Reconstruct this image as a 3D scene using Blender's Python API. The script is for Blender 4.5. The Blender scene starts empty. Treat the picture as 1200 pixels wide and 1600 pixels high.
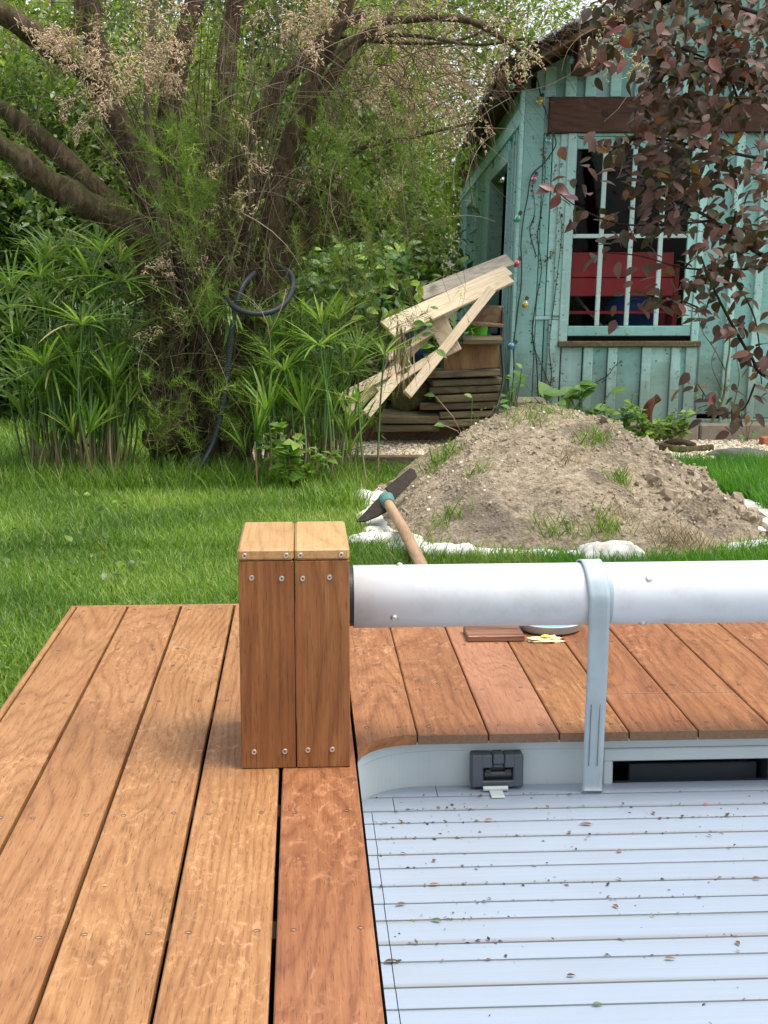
import bpy, math, random
import numpy as np
from mathutils import Matrix, Vector, noise as mnoise

rng = np.random.default_rng(7)
random.seed(7)
scn = bpy.context.scene
COL = scn.collection

# ------------------------------------------------------------------ camera
FPX = 2400.0                                   # focal length in photo pixels (photo is 1200 x 1600)
def nrm(v):
    v = np.asarray(v, float); return v / np.linalg.norm(v)
Yc = nrm([470 - 600, 800 - 430, -FPX])
Zc = np.array([-.010, 1, 0.]); Zc = nrm(Zc - Yc * (Zc @ Yc)); Xc = np.cross(Yc, Zc)
CM = np.array([Xc, Yc, Zc])
CAM = np.array([0, 0, 1.08])
cam = bpy.data.cameras.new('camera'); cam_ob = bpy.data.objects.new('camera', cam); COL.objects.link(cam_ob)
cam.sensor_fit = 'VERTICAL'; cam.sensor_height = 24; cam.sensor_width = 18; cam.lens = 24 * FPX / 1600
cam.clip_start = .05; cam.clip_end = 500
m4 = Matrix.Identity(4)
for i in range(3):
    for j in range(3): m4[i][j] = CM[i, j]
    m4[i][3] = CAM[i]
cam_ob.matrix_world = m4
scn.camera = cam_ob

# ------------------------------------------------------------------ light
SUN_DIR = nrm([.36, -.10, .93])
elev = math.asin(SUN_DIR[2]); azim = math.atan2(SUN_DIR[0], SUN_DIR[1])
world = bpy.data.worlds.new('World'); scn.world = world; world.use_nodes = True
wn = world.node_tree; wn.nodes.clear()
sky = wn.nodes.new('ShaderNodeTexSky'); sky.sky_type = 'NISHITA'; sky.sun_disc = False
sky.sun_elevation = elev; sky.sun_rotation = azim; sky.dust_density = 3.0; sky.air_density = 1.0
hs = wn.nodes.new('ShaderNodeHueSaturation'); hs.inputs['Saturation'].default_value = .35
bg = wn.nodes.new('ShaderNodeBackground'); bg.inputs['Strength'].default_value = .15
wo = wn.nodes.new('ShaderNodeOutputWorld')
wn.links.new(sky.outputs[0], hs.inputs['Color']); wn.links.new(hs.outputs[0], bg.inputs[0]); wn.links.new(bg.outputs[0], wo.inputs[0])
sl = bpy.data.lights.new('sun', 'SUN'); sl.energy = 1.7; sl.angle = math.radians(30); sl.color = (1, .95, .87)
so = bpy.data.objects.new('sun', sl); COL.objects.link(so)
so.rotation_euler = Vector(SUN_DIR.tolist()).to_track_quat('Z', 'Y').to_euler(); so.location = (3, 3, 8)
scn.view_settings.view_transform = 'Standard'; scn.view_settings.look = 'None'
scn.view_settings.gamma = 1; scn.view_settings.use_curve_mapping = False
scn.view_settings.exposure = 1.1
scn.render.engine = 'CYCLES'
scn.cycles.max_bounces = 8; scn.cycles.transparent_max_bounces = 12
scn.cycles.use_denoising = True

# ------------------------------------------------------------------ pixel <-> place
def ray(x, y): return CM @ nrm([x - 600, 800 - y, -FPX])
def onz(x, y, z=0.):
    r = ray(x, y); return CAM + r * ((z - CAM[2]) / r[2])
def ony(x, y, Y):
    r = ray(x, y); return CAM + r * ((Y - CAM[1]) / r[1])
def onplane(x, y, p, n):
    r = ray(x, y); n = np.asarray(n); return CAM + r * (((np.asarray(p) - CAM) @ n) / (r @ n))

# ------------------------------------------------------------------ mesh helpers
def unit_cbox(ch):
    """chamfered box, half sizes given later: list of (sign, kind) verts"""
    S = [(sx, sy, sz) for sx in (-1, 1) for sy in (-1, 1) for sz in (-1, 1)]
    idx = {}
    vs = []
    for s in S:
        for k in range(3):
            idx[(s, k)] = len(vs); vs.append((s, k))
    F = []
    for k in range(3):
        a, b = [q for q in range(3) if q != k]
        for sg in (-1, 1):
            loop = []
            for (p, q) in ((-1, -1), (1, -1), (1, 1), (-1, 1)):
                s = [0, 0, 0]; s[k] = sg; s[a] = p; s[b] = q; loop.append(idx[(tuple(s), k)])
            F.append(loop)
        for p in (-1, 1):
            for q in (-1, 1):
                s0 = [0, 0, 0]; s0[a] = p; s0[b] = q; s1 = list(s0); s0[k] = -1; s1[k] = 1
                s0, s1 = tuple(s0), tuple(s1)
                F.append([idx[(s0, a)], idx[(s1, a)], idx[(s1, b)], idx[(s0, b)]])
    for s in S: F.append([idx[(s, 0)], idx[(s, 1)], idx[(s, 2)]])
    return vs, F
CBV, CBF = unit_cbox(0)
PBF = [[0, 1, 3, 2], [4, 6, 7, 5], [0, 4, 5, 1], [2, 3, 7, 6], [0, 2, 6, 4], [1, 5, 7, 3]]
def cbox_verts(h, ch):
    out = []
    for s, k in CBV:
        p = [s[i] * (h[i] if i == k else h[i] - ch) for i in range(3)]
        out.append(p)
    return np.array(out)
def pbox_verts(h):
    return np.array([(sx * h[0], sy * h[1], sz * h[2]) for sx in (-1, 1) for sy in (-1, 1) for sz in (-1, 1)])

class MB:
    def __init__(s): s.v = []; s.f = []; s.n = 0; s.mi = []
    def add(s, v, f, mi=0):
        v = np.asarray(v, float)
        s.v.append(v); s.f += [[i + s.n for i in q] for q in f]; s.n += len(v); s.mi += [mi] * len(f); return s
    def convex(s, v, f, mi=0):
        v = np.asarray(v, float); c = v.mean(0); g = []
        for q in f:
            a = v[q[0]]; n = np.cross(v[q[1]] - a, v[q[2]] - a)
            if len(q) > 3 and np.linalg.norm(n) < 1e-12: n = np.cross(v[q[2]] - a, v[q[3]] - a)
            g.append(q if n @ (v[q].mean(0) - c) > 0 else q[::-1])
        return s.add(v, g, mi)
    def box(s, lo, hi, ch=0, fn=None, mi=0):
        lo, hi = np.array(lo, float), np.array(hi, float); c = (lo + hi) / 2; h = (hi - lo) / 2
        v = (cbox_verts(h, min(ch, .45 * h.min())) if ch else pbox_verts(h)) + c
        if fn is not None: v = np.array([fn(*p) for p in v])
        return s.convex(v, CBF if ch else PBF, mi)
    def obox(s, c, R, size, ch=0, mi=0):
        h = np.array(size, float) / 2
        v = (cbox_verts(h, min(ch, .45 * h.min())) if ch else pbox_verts(h)) @ np.asarray(R).T + np.asarray(c)
        return s.convex(v, CBF if ch else PBF, mi)
    def bar(s, p0, p1, w, t, up=(0, 0, 1), ch=0, mi=0):
        p0, p1 = np.array(p0, float), np.array(p1, float); d = nrm(p1 - p0)
        x = nrm(np.cross(d, up)); z = np.cross(x, d)
        return s.obox((p0 + p1) / 2, np.array([x, d, z]).T, (w, np.linalg.norm(p1 - p0), t), ch, mi)
    def tube(s, P, r, n=8, cap=True, rough=0, mi=0):
        P = np.asarray(P, float); m = len(P); r = np.broadcast_to(np.asarray(r, float), (m,))
        T = np.gradient(P, axis=0); T /= np.linalg.norm(T, axis=1)[:, None] + 1e-12
        a = np.array([0, 0, 1.]) if abs(T[0][2]) < .9 else np.array([1., 0, 0])
        X = nrm(np.cross(T[0], a)); V = []
        ang = np.arange(n) * 2 * math.pi / n
        for i in range(m):
            X = nrm(X - T[i] * (X @ T[i])); Z = np.cross(T[i], X)
            k = r[i]
            ring = P[i] + k * (np.cos(ang)[:, None] * X + np.sin(ang)[:, None] * Z)
            if rough:
                for j in range(n):
                    q = ring[j]
                    e = mnoise.noise(Vector((q[0] * 9, q[1] * 9, q[2] * 4))) + .6 * mnoise.noise(Vector((q[0] * 28, q[1] * 28, q[2] * 9)))
                    ring[j] = P[i] + (ring[j] - P[i]) * (1 + rough * e)
            V.append(ring)
        V = np.concatenate(V); F = []
        for i in range(m - 1):
            for j in range(n):
                k = (j + 1) % n
                F.append([i * n + j, i * n + k, (i + 1) * n + k, (i + 1) * n + j])
        if cap:
            F.append(list(range(n))[::-1]); F.append([(m - 1) * n + j for j in range(n)])
        return s.add(V, F, mi)
    def lathe(s, prof, n=24, c=(0, 0, 0), R=None, mi=0):
        """prof: (radius, height) along local z"""
        V = []; F = []; R = np.eye(3) if R is None else np.asarray(R)
        for (r, z) in prof:
            for j in range(n):
                a = 2 * math.pi * j / n; V.append(R @ np.array([r * math.cos(a), r * math.sin(a), z]) + np.asarray(c))
        for i in range(len(prof) - 1):
            for j in range(n):
                k = (j + 1) % n; F.append([i * n + j, i * n + k, (i + 1) * n + k, (i + 1) * n + j])
        return s.add(V, F, mi)
    def prism(s, poly, z0, z1, mi=0):
        n = len(poly); V = [(p[0], p[1], z0) for p in poly] + [(p[0], p[1], z1) for p in poly]
        F = [list(range(n))[::-1], [n + i for i in range(n)]]
        for i in range(n): F.append([i, (i + 1) % n, n + (i + 1) % n, n + i])
        return s.add(V, F, mi)
    def verts(s): return np.concatenate(s.v)

WL = {}                                        # world location of every object built (no rotations on roots)
def finish(name, me, mat, loc, parent, kind, label):
    o = bpy.data.objects.new(name, me); COL.objects.link(o)
    mats = mat if isinstance(mat, (list, tuple)) else [mat]
    for q in mats: me.materials.append(q)
    base = np.zeros(3)
    if parent is not None:
        o.parent = parent; base = WL[parent.name]
    o.location = (np.asarray(loc) - base).tolist(); WL[o.name] = np.asarray(loc, float)
    if kind: o['kind'] = kind
    if label: o['label'] = label
    return o
def build(name, mb, mat, parent=None, kind=None, label=None, smooth=False, origin=None):
    v = mb.verts()
    loc = (v.min(0) + v.max(0)) / 2 if origin is None else np.asarray(origin, float)
    me = bpy.data.meshes.new(name); me.from_pydata((v - loc).tolist(), [], mb.f)
    me.polygons.foreach_set('material_index', mb.mi)
    if smooth: me.polygons.foreach_set('use_smooth', [True] * len(mb.f))
    me.update()
    return finish(name, me, mat, loc, parent, kind, label)
def bulk_mesh(name, tv, tf, R, pos, rnd=None, smooth=False):
    """many copies of a small template in one mesh; tf: equal-length faces"""
    tv = np.asarray(tv, float); tf = np.asarray(tf, int); N = len(pos); k = len(tv)
    V = np.einsum('nij,kj->nki', R, tv) + np.asarray(pos)[:, None, :]
    V = V.reshape(-1, 3).astype(np.float32)
    F = (tf[None] + (np.arange(N) * k)[:, None, None]).reshape(-1, tf.shape[1])
    me = bpy.data.meshes.new(name)
    me.vertices.add(len(V)); me.vertices.foreach_set('co', V.ravel())
    me.loops.add(F.size); me.loops.foreach_set('vertex_index', F.ravel().astype(np.int32))
    me.polygons.add(len(F)); me.polygons.foreach_set('loop_start', np.arange(0, F.size, F.shape[1], dtype=np.int32))
    if smooth: me.polygons.foreach_set('use_smooth', np.ones(len(F), bool))
    if rnd is None: rnd = rng.random(N)
    at = me.attributes.new('rnd', 'FLOAT', 'POINT'); at.data.foreach_set('value', np.repeat(rnd, k).astype(np.float32))
    me.update(calc_edges=True); me.validate()
    return me
def bulk(name, tv, tf, R, pos, mat, parent=None, kind='stuff', label=None, rnd=None, smooth=False):
    pos = np.asarray(pos, float); loc = (pos.min(0) + pos.max(0)) / 2
    me = bulk_mesh(name, tv, tf, R, pos - loc, rnd, smooth)
    return finish(name, me, mat, loc, parent, kind, label)
def tag(o, label, cat, group=None, kind=None):
    o['label'] = label; o['category'] = cat
    if group: o['group'] = group
    if kind: o['kind'] = kind
    return o
def root(name, label, cat, loc, group=None):
    o = bpy.data.objects.new(name, None); COL.objects.link(o); o.empty_display_size = .05
    o.location = tuple(float(q) for q in loc); WL[o.name] = np.asarray(loc, float)
    return tag(o, label, cat, group)
def place(name, me, R, loc, parent):
    """a further object on shared mesh data, with its own turn, under a part"""
    o = bpy.data.objects.new(name, me); COL.objects.link(o); base = np.zeros(3)
    if parent is not None: o.parent = parent; base = WL[parent.name]
    m = Matrix([[*map(float, R[i]), float(loc[i] - base[i])] for i in range(3)] + [[0, 0, 0, 1]])
    o.matrix_local = m; WL[o.name] = np.asarray(loc, float)
    return o
def frames(d, n):
    """arrays of rotation matrices with y along d and z close to n"""
    d = d / (np.linalg.norm(d, axis=1)[:, None] + 1e-9)
    x = np.cross(d, n); x /= np.linalg.norm(x, axis=1)[:, None] + 1e-9
    z = np.cross(x, d)
    return np.stack([x, d, z], axis=2)
def rdir(n):
    v = rng.normal(size=(n, 3)); return v / np.linalg.norm(v, axis=1)[:, None]
def smoothpath(P, sub=6):
    P = np.asarray(P, float); Q = np.vstack([2 * P[0] - P[1], P, 2 * P[-1] - P[-2]]); out = []
    for i in range(1, len(Q) - 2):
        for t in np.linspace(0, 1, sub, endpoint=False):
            a, b, c, d = Q[i - 1], Q[i], Q[i + 1], Q[i + 2]
            out.append(.5 * ((2 * b) + (c - a) * t + (2 * a - 5 * b + 4 * c - d) * t * t + (3 * b - a - 3 * c + d) * t ** 3))
    out.append(P[-1]); return np.array(out)

# leaf shapes (y along the leaf, z its upper side)
LEAF_V = np.array([(0, 0, 0), (.5, .42, .10), (0, .5, 0), (-.5, .42, .10), (0, 1, -.08)])
LEAF_F = [(0, 1, 2), (1, 4, 2), (4, 3, 2), (3, 0, 2)]
def leaf_shape(w, n=5, fold=.12, curl=-.15, tip=1.0):
    """a finer leaf: outline points both sides of a rib"""
    V = [(0, 0, 0)]; F = []
    ts = np.linspace(0, 1, n + 1)
    for t in ts[1:-1]:
        ww = w * math.sin(math.pi * t ** .8) ** tip; z = curl * t * t
        V += [(-ww / 2, t, z + fold * ww), (0, t, z), (ww / 2, t, z + fold * ww)]
    V.append((0, 1, curl)); e = len(V) - 1
    F += [(0, 2, 1), (0, 3, 2)]
    for i in range(n - 2):
        a = 1 + 3 * i; b = a + 3
        F += [(a, a + 1, b + 1), (a, b + 1, b), (a + 1, a + 2, b + 2), (a + 1, b + 2, b + 1)]
    a = 1 + 3 * (n - 2); F += [(a, a + 1, e), (a + 1, a + 2, e)]
    return np.array(V), F
BLADE_V = np.array([(-.5, 0, 0), (.5, 0, 0), (-.42, .5, .06), (.42, .5, .06), (0, 1, .25)])
BLADE_F3 = [(0, 1, 3), (0, 3, 2), (2, 3, 4)]

# ------------------------------------------------------------------ materials
def newmat(name):
    m = bpy.data.materials.new(name); m.use_nodes = True; nt = m.node_tree; nt.nodes.clear()
    out = nt.nodes.new('ShaderNodeOutputMaterial'); return m, nt, out
def nd(nt, typ, ins=None, **attrs):
    n = nt.nodes.new('ShaderNode' + typ)
    for k, v in attrs.items(): setattr(n, k, v)
    for k, v in (ins or {}).items():
        sock = n.inputs[k]
        if isinstance(v, bpy.types.NodeSocket): nt.links.new(v, sock)
        else: sock.default_value = v
    return n
def ramp(nt, fac, stops, interp='LINEAR'):
    n = nt.nodes.new('ShaderNodeValToRGB'); n.color_ramp.interpolation = interp
    e = n.color_ramp.elements
    while len(e) < len(stops): e.new(.5)
    for q, (p, c) in zip(e, stops):
        q.position = p; q.color = (*c, 1) if len(c) == 3 else c
    nt.links.new(fac, n.inputs[0]); return n.outputs[0]
def g3(v): return (v, v, v)
def mixc(nt, fac, a, b, blend='MIX'):
    n = nt.nodes.new('ShaderNodeMix'); n.data_type = 'RGBA'; n.blend_type = blend
    for k, v in ((0, fac), (6, a), (7, b)):
        if isinstance(v, bpy.types.NodeSocket): nt.links.new(v, n.inputs[k])
        else: n.inputs[k].default_value = (*v, 1) if isinstance(v, tuple) and len(v) == 3 else v
    return n.outputs[2]
def math_(nt, op, a, b=0., c=0.):
    n = nt.nodes.new('ShaderNodeMath'); n.operation = op
    for i, v in enumerate((a, b, c)):
        if isinstance(v, bpy.types.NodeSocket): nt.links.new(v, n.inputs[i])
        else: n.inputs[i].default_value = v
    return n.outputs[0]
def coords(nt, scale=(1, 1, 1), rand=True):
    tc = nd(nt, 'TexCoord'); v = tc.outputs['Object']
    if rand:
        oi = nd(nt, 'ObjectInfo'); cx = nd(nt, 'CombineXYZ', {0: math_(nt, 'MULTIPLY', oi.outputs['Random'], 37.), 1: math_(nt, 'MULTIPLY', oi.outputs['Random'], 71.3), 2: math_(nt, 'MULTIPLY', oi.outputs['Random'], 13.7)})
        va = nd(nt, 'VectorMath', {0: v, 1: cx.outputs[0]}, operation='ADD'); v = va.outputs[0]
    mp = nd(nt, 'Mapping', {'Vector': v, 'Scale': scale}); return mp.outputs[0]
def noise_(nt, vec, scale, detail=4, rough=.55, dist=0.):
    return nd(nt, 'TexNoise', {'Vector': vec, 'Scale': scale, 'Detail': detail, 'Roughness': rough, 'Distortion': dist}).outputs['Fac']
def bump(nt, h, dist=.002, strength=.5):
    return nd(nt, 'Bump', {'Height': h, 'Distance': dist, 'Strength': strength}).outputs[0]
def principled(nt, out, **k):
    p = nd(nt, 'BsdfPrincipled')
    for a, v in k.items():
        a = a.replace('_', ' ')
        sock = p.inputs[a]
        if isinstance(v, bpy.types.NodeSocket): nt.links.new(v, sock)
        elif isinstance(v, tuple) and len(v) == 3 and a != 'Normal': sock.default_value = (*v, 1)
        else: sock.default_value = v
    nt.links.new(p.outputs[0], out.inputs[0]); return p

def plain(name, col, rough=.5, metal=0., noise=0.12, nscale=30., bumpd=0., spec=.5):
    m, nt, out = newmat(name); v = coords(nt)
    n = noise_(nt, v, nscale, 5)
    c = mixc(nt, n, tuple(q * (1 - noise) for q in col), tuple(min(1, q * (1 + noise)) for q in col))
    k = dict(Base_Color=c, Roughness=rough, Metallic=metal); k['Specular_IOR_Level'] = spec
    if bumpd: k['Normal'] = bump(nt, n, bumpd)
    principled(nt, out, **k); return m

def wood(name, dark, mid, light, axis=1, ring=20., rough=.55, scuff=.5, pores=.5, spec=.35, vary=.25):
    """hardwood with cathedral rings running along one object axis, pores, sanding scuffs"""
    m, nt, out = newmat(name)
    def sc(along, across):
        s = [across] * 3; s[axis] = along; return tuple(s)
    v0 = coords(nt, (1, 1, 1))
    warp = noise_(nt, coords(nt, sc(.42, 2.6)), 1.0, 3, .42)
    ripple = noise_(nt, coords(nt, sc(5, 30)), 1.0, 4, .6)
    sep = nd(nt, 'SeparateXYZ', {0: v0})
    across = sep.outputs[0 if axis != 0 else 1]
    if axis == 2: across = sep.outputs[0]
    ph = math_(nt, 'ADD', math_(nt, 'MULTIPLY', across, ring * 1.2), math_(nt, 'MULTIPLY', warp, ring * 1.7))
    ph = math_(nt, 'ADD', ph, math_(nt, 'MULTIPLY', ripple, .55))
    bands = math_(nt, 'POWER', math_(nt, 'ABSOLUTE', math_(nt, 'SINE', math_(nt, 'MULTIPLY', ph, 3.1416))), .5)
    bands = math_(nt, 'MULTIPLY', bands, math_(nt, 'ADD', .45, noise_(nt, coords(nt, sc(1.5, 5)), 1.0, 2)))
    fib = noise_(nt, coords(nt, sc(4, 190)), 1.0, 5, .68)
    blot = noise_(nt, coords(nt, sc(2.2, 7)), 1.0, 4, .6)
    curl = noise_(nt, coords(nt, sc(9, 75)), 1.0, 4, .65, .9)
    t = math_(nt, 'ADD', math_(nt, 'MULTIPLY', bands, .16), math_(nt, 'ADD', math_(nt, 'MULTIPLY', fib, .40), math_(nt, 'ADD', math_(nt, 'MULTIPLY', curl, .22), math_(nt, 'MULTIPLY', blot, .28))))
    col = ramp(nt, t, [(.36, dark), (.56, mid), (.76, light)])
    por = noise_(nt, coords(nt, sc(26, 420)), 1.0, 2, .5)
    pf = ramp(nt, por, [(.60, g3(0)), (.70, g3(1))])
    col = mixc(nt, math_(nt, 'MULTIPLY', pf, pores), col, tuple(q * .45 for q in dark))
    if scuff:
        sn = noise_(nt, coords(nt, sc(22, 48)), 1.0, 6, .76, 1.2)
        big = noise_(nt, coords(nt, sc(1.6, 3)), 1.0, 2)
        sm = math_(nt, 'MULTIPLY', ramp(nt, sn, [(.52, g3(0)), (.70, g3(1))]), ramp(nt, big, [(.40, g3(0)), (.62, g3(1))]))
        col = mixc(nt, math_(nt, 'MULTIPLY', sm, scuff), col, tuple(min(1, q * 1.55 + .05) for q in light))
    stn = noise_(nt, coords(nt, sc(1.7, 4.5)), 1.0, 5, .62, .8)
    col = mixc(nt, math_(nt, 'MULTIPLY', ramp(nt, stn, [(.50, g3(0)), (.72, g3(1))]), .26), col, tuple(q * .8 for q in dark))
    chalk = noise_(nt, coords(nt, sc(6, 11)), 1.0, 6, .8, 1.)
    col = mixc(nt, math_(nt, 'MULTIPLY', ramp(nt, chalk, [(.67, g3(0)), (.74, g3(1))]), scuff * .55), col, (.52, .40, .27))
    oi = nd(nt, 'ObjectInfo')
    hv = nd(nt, 'HueSaturation', {'Color': col, 'Hue': math_(nt, 'ADD', .5, math_(nt, 'MULTIPLY', math_(nt, 'SUBTRACT', oi.outputs['Random'], .5), .018 * vary * 4)),
             'Value': math_(nt, 'ADD', 1 - vary * .5, math_(nt, 'MULTIPLY', oi.outputs['Random'], vary)), 'Saturation': 1.0})
    h = math_(nt, 'ADD', math_(nt, 'MULTIPLY', fib, .6), math_(nt, 'MULTIPLY', pf, -.5))
    rr = math_(nt, 'ADD', rough - .1, math_(nt, 'MULTIPLY', blot, .2))
    principled(nt, out, Base_Color=hv.outputs[0], Roughness=rr, Normal=bump(nt, h, .0012, .6), Specular_IOR_Level=spec)
    return m

def leafmat(name, stops, rough=.45, trans=.30, spec=.4, obj=False, tcol=1.6):
    m, nt, out = newmat(name)
    if obj: f = nd(nt, 'ObjectInfo').outputs['Random']
    else: f = nd(nt, 'Attribute', attribute_name='rnd').outputs['Fac']
    c = ramp(nt, f, stops)
    mo = noise_(nt, nd(nt, 'NewGeometry').outputs['Position'], 70, 3, .6)
    c = mixc(nt, mo, mixc(nt, 1.0, c, (.62, .64, .62), 'MULTIPLY'), mixc(nt, 1.0, c, (1.38, 1.34, 1.3), 'MULTIPLY'))
    p = nd(nt, 'BsdfPrincipled', {'Base Color': c, 'Roughness': rough, 'Specular IOR Level': spec})  # leaf skin
    tr = nd(nt, 'BsdfTranslucent', {'Color': mixc(nt, 1.0, c, (tcol, tcol * 1.05, tcol * .6), 'MULTIPLY')})
    mx = nd(nt, 'MixShader', {0: trans, 1: p.outputs[0], 2: tr.outputs[0]})
    nt.links.new(mx.outputs[0], out.inputs[0]); return m

def bark(name, a, b, moss=0.):
    m, nt, out = newmat(name); v = coords(nt, (1, 1, .35)); v1 = coords(nt, (1, 1, 1))
    n = noise_(nt, v, 26, 7, .7, .5); n2 = noise_(nt, v1, 7, 4)
    c = ramp(nt, n, [(.32, tuple(q * .35 for q in a)), (.5, a), (.72, b)])
    if moss:
        geo = nd(nt, 'NewGeometry'); z = nd(nt, 'SeparateXYZ', {0: geo.outputs['Normal']}).outputs[2]
        f = math_(nt, 'MULTIPLY', ramp(nt, n2, [(.42, g3(0)), (.62, g3(1))]), math_(nt, 'MULTIPLY', ramp(nt, z, [(.0, g3(.15)), (.7, g3(1))]), moss))
        c = mixc(nt, f, c, (.055, .065, .015))
    principled(nt, out, Base_Color=c, Roughness=.9, Normal=bump(nt, n, .02, 1.), Specular_IOR_Level=.2); return m

def painted(name, col, wear=.5, axis=2):
    """old matt paint on sawn boards: streaks, chips, grime"""
    m, nt, out = newmat(name)
    s = [30] * 3; s[axis] = 1.2; st = noise_(nt, coords(nt, tuple(s)), 1.0, 5, .6)
    s = [7] * 3; s[axis] = 60; saw = noise_(nt, coords(nt, tuple(s)), 1.0, 3, .6)
    blot = noise_(nt, coords(nt), 3.2, 5, .6); chip = noise_(nt, coords(nt), 26, 6, .7)
    c = mixc(nt, st, tuple(q * .78 for q in col), tuple(min(1, q * 1.18) for q in col))
    c = mixc(nt, math_(nt, 'MULTIPLY', ramp(nt, blot, [(.4, g3(0)), (.75, g3(1))]), .5), c, tuple(q * f for q, f in zip(col, (.62, .68, .66))))
    c = mixc(nt, math_(nt, 'MULTIPLY', ramp(nt, saw, [(.5, g3(0)), (.72, g3(1))]), .35), c, tuple(min(1, q * 1.25 + .03) for q in col))
    c = mixc(nt, math_(nt, 'MULTIPLY', ramp(nt, chip, [(.59, g3(0)), (.65, g3(1))]), wear), c, (.12, .11, .085))
    foot = nd(nt, 'SeparateXYZ', {0: nd(nt, 'NewGeometry').outputs['Position']}).outputs[2]
    c = mixc(nt, math_(nt, 'MULTIPLY', ramp(nt, math_(nt, 'ADD', foot, math_(nt, 'MULTIPLY', blot, -.7)), [(.0, g3(.75)), (.22, g3(0))]), .8), c, (.15, .16, .11))
    oi = nd(nt, 'ObjectInfo')
    c = nd(nt, 'HueSaturation', {'Color': c, 'Value': math_(nt, 'ADD', .86, math_(nt, 'MULTIPLY', oi.outputs['Random'], .26)), 'Saturation': math_(nt, 'ADD', .88, math_(nt, 'MULTIPLY', oi.outputs['Random'], .2))}).outputs[0]
    h = math_(nt, 'ADD', math_(nt, 'MULTIPLY', saw, .4), math_(nt, 'ADD', st, math_(nt, 'MULTIPLY', chip, -.3)))
    principled(nt, out, Base_Color=c, Roughness=.75, Normal=bump(nt, h, .003, .6), Specular_IOR_Level=.25); return m

M = {}
M['deck'] = wood('deck hardwood', (.145, .056, .020), (.272, .121, .046), (.375, .198, .088), 1, 22, .52, .6, .5, .35, .16)
M['deck_deep'] = wood('deck hardwood, deeper', (.130, .048, .016), (.25, .103, .036), (.365, .18, .072), 1, 16, .52, .7, .5, .35, .2)
M['deck_red'] = wood('deck hardwood, redder', (.19, .075, .036), (.29, .128, .064), (.36, .18, .10), 1, 50, .55, .30, .45, .35, .1)
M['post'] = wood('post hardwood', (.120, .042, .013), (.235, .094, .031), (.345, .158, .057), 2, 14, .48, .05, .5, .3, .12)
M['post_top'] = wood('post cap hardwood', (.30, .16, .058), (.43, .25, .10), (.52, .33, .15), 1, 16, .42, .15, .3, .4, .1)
M['endgrain'] = plain('sawn board end', (.17, .095, .05), .7, 0, .5, 160, .001)
M['old_wood'] = wood('weathered board', (.05, .042, .022), (.13, .108, .062), (.25, .21, .13), 1, 18, .85, .3, .6, .15)
M['brown_wood'] = wood('brown board', (.09, .045, .022), (.17, .09, .045), (.26, .15, .08), 0, 16, .75, .15, .5, .2)
M['pale_wood'] = wood('pale softwood', (.36, .27, .165), (.54, .44, .30), (.66, .58, .44), 1, 22, .7, .2, .12, .2, .15)
M['grey_wood'] = wood('grey softwood', (.17, .14, .11), (.30, .26, .21), (.42, .38, .31), 1, 22, .8, .3, .2, .2)
M['beam'] = wood('stained beam', (.045, .021, .013), (.092, .046, .028), (.155, .082, .052), 0, 20, .6, .1, .5, .25)
M['sleeper'] = wood('timber sleeper', (.09, .055, .03), (.19, .125, .075), (.30, .215, .135), 0, 14, .85, .3, .5, .15)
M['handle'] = wood('ash handle', (.26, .16, .085), (.42, .28, .16), (.52, .38, .24), 1, 26, .6, .2, .3, .25)
M['teal'] = painted('teal paint', (.255, .49, .45), .8)
M['teal_light'] = painted('paler teal paint', (.385, .615, .57), .95)
M['teal_h'] = painted('teal paint, level boards', (.30, .535, .495), .7, 0)
M['screw'] = plain('stainless screw', (.62, .60, .57), .35, .9, .1)
M['black'] = plain('black plastic', (.018, .018, .02), .45, 0, .2)
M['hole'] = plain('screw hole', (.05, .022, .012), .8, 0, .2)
M['felt'] = plain('mossy roofing felt', (.04, .034, .026), .95, 0, .7, 22, .01)
M['zinc'] = plain('zinc flashing', (.46, .48, .50), .4, .6, .2, 9)
M['concrete'] = plain('old concrete', (.24, .20, .15), .95, 0, .35, 26, .006)
M['rock'] = plain('dry clod', (.30, .24, .168), .95, 0, .3, 22, .006)
M['slate'] = plain('dark slab', (.09, .085, .08), .8, 0, .4, 12, .004)
M['red_paint'] = plain('red paint', (.50, .022, .032), .5, 0, .12)
M['blue_plastic'] = plain('blue plastic', (.02, .13, .50), .4, 0, .15)
M['green_plastic'] = plain('green plastic', (.10, .40, .02), .4, 0, .15)
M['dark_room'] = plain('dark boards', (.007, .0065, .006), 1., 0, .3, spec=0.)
M['steel'] = plain('worn tool steel', (.032, .026, .020), .9, 0, .6, 40, .002, .15)
M['tool_paint'] = plain('turquoise tool paint', (.075, .18, .155), .65, 0, .6, 60)
M['stitch'] = plain('grey thread', (.13, .15, .16), .8, 0, .2)
M['hose'] = plain('dark corrugated hose', (.028, .033, .038), .5, 0, .2)
M['lock'] = plain('slate grey lock plastic', (.06, .072, .085), .42, 0, .08, 60)
M['latch'] = plain('black latch plastic', (.02, .021, .023), .3, 0, .1)
M['tabm'] = plain('pale plastic', (.45, .50, .50), .4, 0, .06)
M['moss'] = plain('mossy compost', (.085, .085, .028), 1, 0, .6, 34, .02)
M['brick'] = plain('red brick', (.42, .14, .075), .9, 0, .25, 40, .003)
M['cable'] = plain('dark cable', (.02, .028, .022), .5, 0, .1)
M['soil'] = plain('bare soil', (.10, .07, .043), 1, 0, .5, 18, .02)
M['straw'] = leafmat('dry straw', [(0, (.18, .13, .07)), (1, (.42, .33, .2))], .8, .1)
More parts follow.
